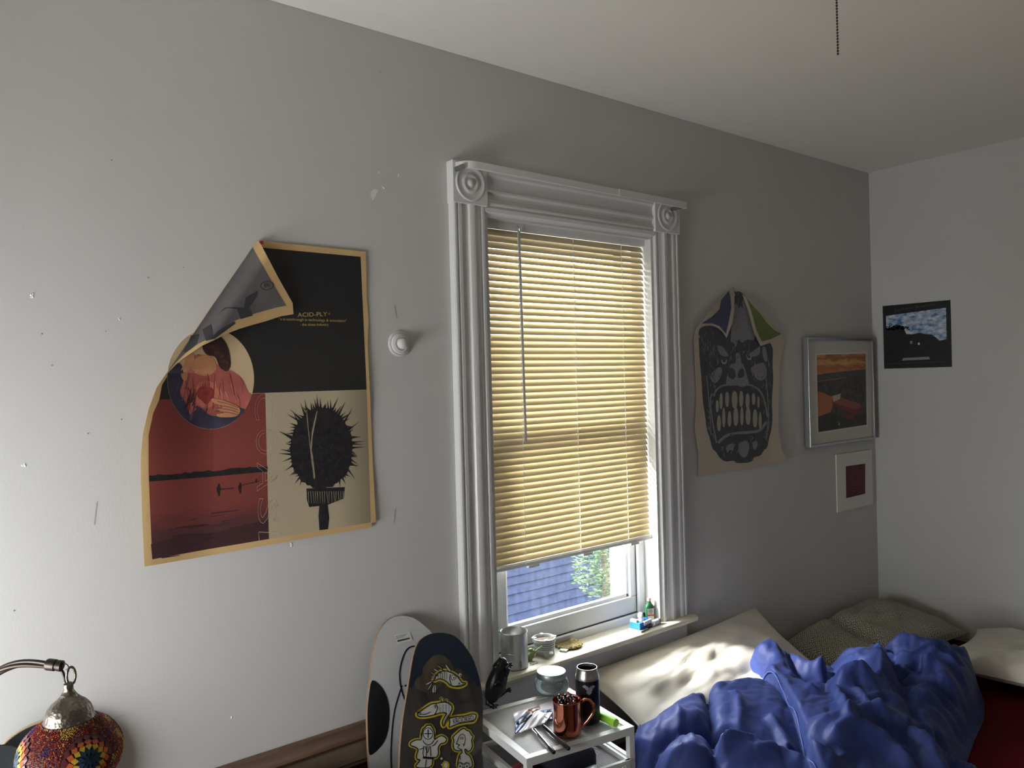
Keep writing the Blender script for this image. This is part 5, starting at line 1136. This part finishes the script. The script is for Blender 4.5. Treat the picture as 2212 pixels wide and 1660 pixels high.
pr.line([(868, 1482), (861, 1502), (853, 1530), (848, 1560), (845, 1600), (844, 1630), (845, 1660)], 2.8, 'd_ink', 1)
for c_ in ((875.5, 1482), (862.5, 1604)): pr.ell(c_, 2, 2.2, 'd_ink', 1, 10)
pr.poly([(863, 1604), (864.5, 1606), (863, 1640), (862, 1660), (859, 1660), (860, 1630)], 'd_ink', 1)
pr.rnd = 0
pr.poly([(854, 1373), (888, 1365), (893, 1384), (859, 1392)], 'stick_lab', 1)
pr.poly([(860, 1384), (886.5, 1378), (887, 1381), (860, 1388)], 'barcode', 2)
for k in range(3): pr.line([(857, 1376+2.6*k), (880-3*k, 1371+2.6*k)], .7, 'barcode', 2)
pr.build('printed_graphic', t)
bo = [(863, 1660), (865, 1613), (868, 1580), (871, 1550), (880, 1497), (889, 1447), (894, 1422), (900, 1402), (906, 1389), (914, 1380), (924, 1373), (935, 1368), (948, 1366), (961, 1366), (973, 1368), (984, 1372), (994, 1380), (1004, 1392), (1013, 1406), (1023, 1423), (1033, 1454), (1041, 1490), (1043, 1523), (1043, 1560), (1042, 1595), (1041, 1630), (1040, 1660)]
bo = [tuple(p) for p in Print(None, rnd=1).soft(bo, False)]
t, mp_ = deck('skateboard_deck', 'dark wood skateboard deck with yellow edged fish and diver drawings', bo, P(950, 1366, y=-.10), .40, .0, 'd_black', .5)
pr = Print(mp_, 14, 2)
B = lambda *q: [(860+x/5.535, 1360+y/5.535) for x, y in q]
pr.poly(B((420, 48), (560, 40), (680, 70), (795, 185), (892, 350), (950, 520), (990, 720), (880, 600), (760, 480), (680, 460), (620, 370), (540, 300), (440, 300), (340, 400), (290, 470), (300, 540), (200, 600), (190, 660), (130, 730), (165, 480), (226, 235), (305, 115)), 'd_navy', 1)
pr.poly(B((440, 302), (540, 302), (620, 372), (680, 462), (640, 520), (560, 600), (420, 780), (220, 720), (195, 640), (230, 580), (300, 540), (292, 470), (340, 402)), 'd_olive', 1)
def sticker(pts, yel=True, lw=2.2, grow=10):
    q = B(*pts); cl_ = q+[q[0], q[1]]
    if yel: pr.line(cl_, grow, 's_yel', 2); 
    pr.poly(q, 's_white', 3); pr.line(cl_, lw, 's_ink', 4)
def ink(*pts, wd=1.6, tp=0): pr.line(B(*pts), wd, 's_ink', 5, tp)
# upper fish
for p in (((560, 520), (500, 440), (450, 430), (520, 480)), ((600, 510), (555, 420), (575, 420), (640, 510)), ((520, 530), (440, 470), (410, 475), (480, 520)), ((480, 560), (390, 510), (380, 520), (450, 560)), ((450, 590), (390, 555), (380, 560), (430, 600))): sticker(p, False, 1.1)
for p in (((430, 610), (370, 630), (315, 660), (350, 670)), ((420, 620), (360, 690), (335, 765), (380, 700)), ((430, 640), (395, 740), (420, 775), (435, 720)), ((440, 640), (425, 740), (440, 775), (455, 700))): sticker(p, False, 1.1)
sticker(((420, 620), (450, 550), (490, 515), (560, 495), (620, 515), (655, 530), (700, 560), (765, 650), (800, 640), (806, 655), (740, 690), (655, 685), (610, 668), (590, 640), (550, 610), (490, 590), (450, 610)))
for k in range(5): ink((470+26*k, 520-3*k+6), (478+26*k, 560), (470+26*k, 590+3*k), wd=1)
ink((620, 540), (610, 600), (630, 670)); ink((650, 690), (700, 680), (790, 660)); ink((720, 640), (725, 660), (735, 645))
for c_, r in (((655, 578), 28), ((735, 550), 22)): q = B(c_)[0]; pr.ell(q, r/5.2, r/4.6, 's_ink', 5, 18); pr.ell(q, r/6.4, r/5.6, 's_white', 6, 18); pr.ell((q[0]+.8, q[1]+1), 1.3, 2, 's_ink', 7, 10)
# lower fish
sticker(((225, 1010), (300, 955), (390, 895), (440, 890), (500, 880), (560, 870), (630, 905), (645, 950), (610, 1020), (570, 1090), (540, 1175), (520, 1120), (545, 1060), (585, 1000), (500, 1000), (430, 1025), (340, 1045), (260, 1050), (228, 1035)))
ink((240, 1020), (330, 1020), (380, 990)); ink((440, 890), (470, 930), (450, 990), (430, 1020)); ink((420, 930), (440, 910), (446, 940), (428, 945))
for k in range(4):
    for j_ in range(3): x, y = 490+36*k, 900+32*j_; ink((x, y), (x+12, y+12), (x, y+24), wd=.8)
for p in (((520, 870), (500, 820), (525, 825), (545, 870)), ((570, 870), (565, 840), (590, 850), (600, 890))): sticker(p, True, 1.1, 5)
for k in range(4): ink((530+8*k, 1160-20*k), (560+10*k, 1080-20*k), wd=.8)
ink((210, 985), (270, 1010), wd=1.6)
# banner
sticker(((600, 1065), (700, 1048), (790, 1040), (880, 1012), (938, 1022), (905, 1105), (820, 1110), (720, 1130), (640, 1160), (600, 1180), (618, 1110)))
pr.text('KROOKED', B((655, 1140))[0], B((900, 1098))[0], 13, 's_ink', 6); pr.text('skateboards', B((690, 1180))[0], B((850, 1150))[0], 3, 's_ink', 6)
# diver
sticker(((330, 1150), (395, 1150), (395, 1170), (420, 1190), (430, 1260), (425, 1330), (470, 1290), (520, 1270), (580, 1310), (560, 1360), (500, 1370), (470, 1420), (480, 1490), (450, 1540), (410, 1530), (400, 1660), (180, 1660), (270, 1560), (215, 1560), (215, 1500), (240, 1440), (200, 1410), (135, 1390), (150, 1350), (220, 1320), (270, 1330), (280, 1250), (290, 1190), (330, 1170)), grow=8)
q = B((350, 1250))[0]; pr.ell(q, 11, 13, 's_ink', 5, 20); pr.ell(q, 9.5, 11.5, 's_white', 6, 20)
pr.line(B((305, 1250), (395, 1250)), 2, 's_ink', 7); pr.line(B((350, 1200), (350, 1300)), 2, 's_ink', 7)
ink((290, 1330), (310, 1370), (350, 1390), (395, 1370), (420, 1330)); ink((300, 1400), (290, 1480), (300, 1530)); ink((340, 1400), (330, 1520)); ink((380, 1400), (385, 1520)); ink((320, 1400), (345, 1500), (365, 1400)); ink((290, 1535), (410, 1545), wd=5); ink((330, 1560), (320, 1660)); ink((400, 1400), (430, 1380), (470, 1330)); ink((250, 1440), (300, 1420)); ink((430, 1290), (450, 1240)); ink((275, 1290), (262, 1240))
# curly haired woman
sticker(((745, 1200), (790, 1185), (810, 1210), (850, 1220), (870, 1270), (895, 1280), (870, 1330), (885, 1390), (870, 1440), (830, 1470), (810, 1440), (790, 1430), (800, 1490), (850, 1510), (880, 1580), (885, 1660), (700, 1660), (715, 1560), (730, 1500), (760, 1480), (755, 1440), (720, 1460), (660, 1440), (650, 1380), (665, 1330), (645, 1290), (690, 1250)), grow=8)
pr.line(B((715, 1300), (740, 1255), (790, 1265), (800, 1320), (780, 1390)), 1.2, 's_ink', 5); ink((715, 1300), (705, 1340), (695, 1350), (700, 1365), (685, 1375), (740, 1385), (700, 1405), (720, 1430), (755, 1440)); ink((770, 1370), (785, 1385), (775, 1400))
q = B((755, 1305))[0]; pr.ell(q, 4, 3, 's_ink', 5, 12); pr.ell(q, 2.8, 2, 's_white', 6, 12); pr.ell(q, 1, 1.2, 's_ink', 7, 8)
ink((740, 1560), (730, 1530), (745, 1515)); 
for c_ in ((735, 1640), (815, 1640)): q = B(c_)[0]; pr.ell(q, 6, 6.5, 's_ink', 5, 16); pr.ell(q, 5, 5.5, 's_white', 6, 16); pr.ell(q, 2, 2, 's_ink', 7, 10)
ink((700, 1600), (740, 1590), (775, 1620), (810, 1590), (850, 1610))
for c_, r in (((515, 1548), 14), ((516, 1620), 9), ((548, 1572), 4)): q = B(c_)[0]; pr.ell(q, r/5.5, r/5.5, 's_white', 3, 14)
q = B((565, 1630))[0]; pr.ell(q, 8.5, 9.5, 's_yel', 2, 18); pr.ell(q, 4.2, 5, 's_white', 3, 14)
for c_ in ((660, 828), (300, 830), (640, 1500)): q = B(c_)[0]; pr.ell(q, 1.6, 2, 's_ink', 5, 10)
ink((720, 880), (740, 850), (770, 845), wd=.8); ink((780, 850), (800, 870), (830, 830), wd=.8); ink((840, 830), (870, 850), (910, 795), wd=.8); ink((715, 910), (760, 880), (800, 890), (900, 840), wd=.8)
pr.build('printed_graphic', t)

# ================================================================== WOODEN HEADBOARD LOW ON THE WALL
M['wood'] = mat('stained_wood', (112, 84, 66), .45, c2=(92, 66, 50), vscale=5, stretch=(1.2, 6, 12), bump=.1, bscale=30); M['wood_light'] = mat('worn_wood', (134, 118, 100), .5, c2=(118, 100, 84), vscale=6, stretch=(1, 6, 12))  # paler wood copy: stronger light on the front faces put into colour
hb = thing('headboard', 'low brown panelled wooden headboard standing against the wall left of the skateboards', 'headboard', (.7, -.05, 0))
HX0, HX1, HZ = .40, 1.06, .600
MB().ext([(-.004, HZ), (-.018, HZ+.001), (-.022, HZ-.003), (-.026, HZ-.002), (-.074, HZ-.006), (-.078, HZ-.012), (-.074, HZ-.02), (-.004, HZ-.02)], 'x', HX0, HX1).build('top_cap', 'wood', hb, smooth=25)
MB().box((HX0+.01, -.066, HZ-.075), (HX1-.01, -.02, HZ-.021)).build('top_rail', 'wood_light', hb, bevel=.002)
for x0, x1 in ((HX0+.01, HX0+.07), (HX1-.04, HX1-.01)): MB().box((x0, -.066, .0), (x1, -.02, HZ-.076)).build('stile', 'wood_light', hb, bevel=.002)
MB().box((HX0+.071, -.066, .05), (HX1-.041, -.02, .13)).build('bottom_rail', 'wood_light', hb, bevel=.002)
fr_ = MB(); x0, x1, z0, z1 = HX0+.071, HX1-.041, .131, HZ-.077
for a, c in (((x0, z0), (x0+.012, z1)), ((x1-.012, z0), (x1, z1)), ((x0+.012, z0), (x1-.012, z0+.012)), ((x0+.012, z1-.012), (x1-.012, z1))): fr_.box((a[0], -.06, a[1]), (c[0], -.025, c[1]))
fr_.build('panel_moulding', 'wood_light', hb, bevel=.003)
MB().box((x0, -.045, z0), (x1, -.03, z1)).build('panel', 'wood', hb)

M['dkmetal0'] = mat('dark_knob', (60, 54, 48), .4, .8)
# ================================================================== ENLARGED LAMP TABLE, PLATE, BOWL, MOSAIC LAMP (lower left)
TZt = .605
tb = thing('desk', 'low dark wooden desk carrying the mosaic lamp in the lower left', 'desk', (.1, -.5, 0))  # unseen lamp support, enlarged with a solid body to block low window light
MB().box((-.60, -1.02, TZt-.025), (.70, -.135, TZt)).build('desktop', 'wood', tb, bevel=.004)
MB().box((-.60, -.134, TZt-.025), (.36, -.012, TZt)).build('back_shelf', 'wood', tb, bevel=.004)
for x in (-.58, .66): MB().box((x, -1.0, 0), (x+.02, -.14, TZt-.026)).build('side_panel', 'wood', tb, bevel=.002)
MB().box((-.559, -.16, .12), (.659, -.145, TZt-.026)).build('back_panel', 'wood', tb)
for k in range(3):
    z0 = .06+.17*k; dr = MB().box((.24, -1.005, z0), (.655, -.17, z0+.16)).build('drawer', 'wood', tb, bevel=.003)
    MB().ball((.447, -1.018, z0+.08), .013, 8).build('knob', 'dkmetal0', dr, smooth='all')
M['slate'] = mat('slate_glaze', (52, 56, 58), .35, bump=.1, bscale=40); M['rimgold'] = mat('pale_rim', (190, 172, 140), .4, .2)
ptop = P(92, 1556, y=-.03); Rp = .115; nrm = Vector((0, -math.cos(.16), math.sin(.16))); upv = Vector((0, math.sin(.16), math.cos(.16)))
pc = ptop-upv*Rp; base_z = (pc-upv*Rp).z; TT = frame(pc, nrm)
pl = thing('round_plate', 'dark slate round plate with a pale gold rim propped behind the mosaic lamp', 'plate', Vector((pc.x, pc.y, base_z)))
MB().lathe([(.001, -.004), (.07, -.004), (Rp-.004, .004), (Rp-.004, .008), (.075, .001), (.001, .001)], 64, TT, cap=False).build('plate_body', 'slate', pl, smooth=35)
MB().tube([TT @ Vector((Rp*.985*math.cos(a), Rp*.985*math.sin(a), .006)) for a in np.linspace(0, 2*math.pi, 65)[:-1]], .0032, 8, closed=True).build('gold_rim', 'rimgold', pl, smooth='all')
bc = P(-14, 1690, y=-.10); b = thing('small_plate', 'smaller dark dish leaning in front of the round plate at the left edge', 'plate', Vector((bc.x, bc.y, bc.z-.07)))
TT = frame(bc, nrm); MB().lathe([(.001, -.006), (.05, -.006), (.068, .004), (.069, .006), (.066, .006), (.045, -.001), (.001, -.001)], 48, TT, cap=False).build('dish_body', 'slate', b, smooth=35)
MB().tube([TT @ Vector((.068*math.cos(a), .068*math.sin(a), .005)) for a in np.linspace(0, 2*math.pi, 49)[:-1]], .0014, 6, closed=True).build('dish_rim', 'griptape', b, smooth='all')

LD = 1.22; gc = P(152, 1628, d=LD); lx, ly = gc.x, gc.y
M['hammer'] = mat('hammered_metal', (130, 122, 112), .36, 1); nt = M['hammer'].node_tree
vo = nt.nodes.new('ShaderNodeTexVoronoi'); vo.inputs['Scale'].default_value = 190; tc = nt.nodes.new('ShaderNodeTexCoord'); nt.links.new(tc.outputs['Object'], vo.inputs['Vector'])
bp = nt.nodes.new('ShaderNodeBump'); bp.inputs['Strength'].default_value = .55; bp.inputs['Distance'].default_value = .0016; nt.links.new(vo.outputs['Distance'], bp.inputs['Height']); nt.links.new(bp.outputs['Normal'], nt.nodes['Principled BSDF'].inputs['Normal'])
M['dkmetal'] = mat('oiled_bronze', (70, 62, 56), .4, .8)
lamp = thing('mosaic_lamp', 'swan neck lamp with a hammered metal cap and red orange mosaic glass globe', 'lamp', (lx-.22, ly+.02, TZt))
GR, GV = .0735, .060
M['grout'] = mat('globe_grout', (74, 32, 32), .6)
MB().ball(gc, GR, 20, 0, (1, 1, GV/GR)).build('glass_globe', 'grout', lamp, smooth='all')
globe = lamp.children[-1] if lamp.children else None
bm_cols = [(150, 40, 40), (176, 70, 40), (120, 34, 44), (196, 110, 50), (70, 50, 110), (196, 160, 60), (130, 60, 60), (150, 50, 60)]
bmats = []
for i, c_ in enumerate(bm_cols): M['seed%d' % i] = mat('seed_bead_%d' % i, c_, .2, spec=.6); bmats.append('seed%d' % i)
def gsurf(dirv, l=0):
    d = Vector(dirv).normalized(); s = 1/math.sqrt((d.x**2+d.y**2)/GR**2+d.z**2/GV**2); nn = Vector((d.x/GR**2, d.y/GR**2, d.z/GV**2)).normalized(); return gc+d*s+nn*l, nn
# flower medallions: rings of kite shaped glass tiles round three centres
tile_cols = {'blue2': (22, 34, 64), 'blue': (34, 66, 92), 'yellow': (196, 168, 60), 'orange': (192, 92, 54), 'plum': (92, 44, 50)}
for k, c_ in tile_cols.items(): M['tile_'+k] = mat('tile_'+k, c_, .15, spec=.6)
vdir = (CAM-gc).normalized(); right = Vector((0, 0, 1)).cross(vdir).normalized()
centres = [gsurf((P(205, 1648, d=LD-.06)-gc))[0]-gc]
c0_ = Vector(centres[0]); a0_ = math.atan2(c0_.y, c0_.x)
centres = [Vector((math.cos(a0_+k*math.radians(100)), math.sin(a0_+k*math.radians(100)), c0_.z/math.hypot(c0_.x, c0_.y))) for k in (0, 1, -1)]
tile_zone = []
for cdir in centres:
    cp_, cn = gsurf(cdir); tx = Vector((0, 0, 1)).cross(cn).normalized(); tyv = cn.cross(tx); tile_zone.append((cp_, .038))
    for ring, (r0, r1, wdt, n_, col, off) in enumerate(((0, .011, .0055, 8, 'blue2', 0), (.0065, .019, .0084, 10, 'blue', .5), (.0145, .0265, .0094, 13, 'yellow', 0), (.0215, .0335, .0110, 15, 'orange', .5), (.029, .041, .0124, 17, 'plum', 0))):
        for k in range(n_):
            a = 2*math.pi*(k+off)/n_; er = tx*math.cos(a)+tyv*math.sin(a); et = -tx*math.sin(a)+tyv*math.cos(a); mid = (r0+r1)/2
            vs = []
            for r_, w_ in ((r0, 0), (mid, wdt/2), (r1, 0), (mid, -wdt/2)):
                sp_, sn = gsurf(cp_+er*r_+et*w_-gc, .0016+ring*.0001); vs.append(sp_)
            bs = [gsurf(v-gc, .0)[0] for v in vs]
            if (sum(vs, Vector())/4-gc).dot(vdir) < -.02: continue
            MB().add(vs+bs, [(0, 1, 2, 3), (0, 4, 5, 1), (1, 5, 6, 2), (2, 6, 7, 3), (3, 7, 4, 0)]).build('mosaic_tile', 'tile_'+col, globe)
b = MB(); gold = math.pi*(3-math.sqrt(5)); N_ = 11000
for k in range(N_):
    z = 1-2*(k+random.random())/N_; r_ = math.sqrt(1-z*z); ja = gold*k+random.uniform(-.02, .02); d = Vector((r_*math.cos(ja), r_*math.sin(ja), (z+random.uniform(-.012, .012))*GV/GR)); sp_, sn = gsurf(d, .0006)
    if any((sp_-c_).length < rr for c_, rr in tile_zone): continue
    s = random.uniform(.0009, .0013); u_ = sn.orthogonal().normalized()*s; v_ = sn.cross(u_)
    q = noise.noise(sp_*45); ci = 5 if q > .38 else (4 if q < -.40 else random.choice((0, 0, 1, 2, 3, 6, 7, 4, 1, 5, 2)))
    b.add([sp_+u_, sp_+v_, sp_-u_, sp_-v_, sp_+sn*s*1.1], [(0, 1, 4), (1, 2, 4), (2, 3, 4), (3, 0, 4)], ci)
b.build('seed_beads', bmats, globe, kind='stuff')
# cap
ctop = P(141, 1478, d=LD); cbase_z = gc.z+GV*.76; hcap = ctop.z-cbase_z
T_ = Matrix.Translation((lx, ly, cbase_z)) @ Matrix.Shear('XY', 4, (0, 0))
k_ = hcap/.100
prof = [(r_*.82, z_) for r_, z_ in ((.046, -.004), (.0475, 0), (.0465, .004), (.0435, .006), (.0435, .012), (.0445, .014), (.0425, .018), (.0415, .028), (.0375, .042), (.030, .054), (.022, .062), (.016, .070), (.011, .080), (.0085, .086), (.0085, .1))]
capo = MB().lathe([(r_, z*k_) for r_, z in prof], 48, T_, cap=False).build('metal_cap', 'hammer', lamp, smooth='all')
b = MB()
for k in range(34): a = 2*math.pi*k/34; b.ball((lx+.0367*math.cos(a), ly+.0367*math.sin(a), cbase_z+.009*k_), .0023, 5)
b.build('bead_band', 'hammer', capo, smooth='all')
for k in range(12):
    a = 2*math.pi*k/12; MB().lathe([(.0026, 0), (.0026, .0012)], 10, frame((lx+.0330*math.cos(a), ly+.0330*math.sin(a), cbase_z+.022*k_), (math.cos(a), math.sin(a), .1))).build('vent_hole', 'hole' if False else 'black', capo)
MB().lathe([(.0065, .086*k_), (.007, .09*k_), (.006, .094*k_), (.0068, .1*k_), (.0045, .104*k_)], 20, T_).build('finial', 'hammer', lamp, smooth=50)
# hanging ring, hook, arm
lt = P(146, 1462, d=LD); le = P(132, 1436, d=LD)
MB().tube([(lx+.004+.006*math.cos(a), ly, lt.z+.014*math.sin(a)) for a in np.linspace(0, 6.283, 21)[:-1]], .0020, 8, closed=True).build('hanging_ring', 'hammer', lamp, smooth='all')
MB().tube([P(x, y, d=LD) for x, y in ((128, 1435), (138, 1433), (146, 1438), (148, 1442), (142, 1448), (146, 1452), (149, 1450))], .0012, 6).build('wire_hook', 'hammer', lamp, smooth='all')
MB().tube([P(x, y, d=LD) for x, y in ((122, 1438), (131, 1444), (136, 1454), (140, 1466), (143, 1474))], .0022, 8).build('lamp_cord', 'black', lamp, smooth='all')
ap_ = [P(x, y, d=LD) for x, y in ((112, 1437), (95, 1435), (70, 1433), (45, 1434), (25, 1438), (0, 1448), (-30, 1468), (-60, 1500))]
e_ = ap_[-1]; ap_ += [Vector((e_.x-.05, e_.y+.01, e_.z-.08)), Vector((lx-.23, ly+.02, e_.z-.2)), Vector((lx-.23, ly+.02, TZt+.16)), Vector((lx-.22, ly+.02, TZt+.03))]
for j_ in range(3):
    pth = []
    tot = 0
    fine = []
    for a, c in zip(ap_[:-1], ap_[1:]):
        m_ = max(2, int((c-a).length/.006)); fine += [a.lerp(c, k/m_) for k in range(m_)]
    for _ in range(6): fine = [fine[0]]+[(fine[i-1]+fine[i]*2+fine[i+1])/4 for i in range(1, len(fine)-1)]+[fine[-1]]
    for i, p in enumerate(fine):
        t_ = (fine[min(i+1, len(fine)-1)]-fine[max(i-1, 0)]).normalized(); u_ = t_.cross(Vector((0, 1, 0))).normalized(); v_ = t_.cross(u_); a = i*.16+j_*2.094
        pth.append(p+(u_*math.cos(a)+v_*math.sin(a))*.0032)
    MB().tube(pth, .0036, 8).build('arm_strand', 'dkmetal', lamp, smooth='all')
d_ = (ap_[0]-ap_[1]).normalized()
MB().lathe([(.008, -.008), (.009, -.006), (.009, .006), (.0075, .007), (.0075, .009), (.0085, .010), (.0085, .016), (.006, .017)], 20, frame(ap_[0], d_)).build('collar', 'dkmetal', lamp, smooth=40)
MB().lathe([(.075, 0), (.075, .008), (.05, .02), (.015, .03), (.012, .04)], 40, Matrix.Translation((lx-.22, ly+.02, TZt))).build('base', 'hammer', lamp, smooth=50)
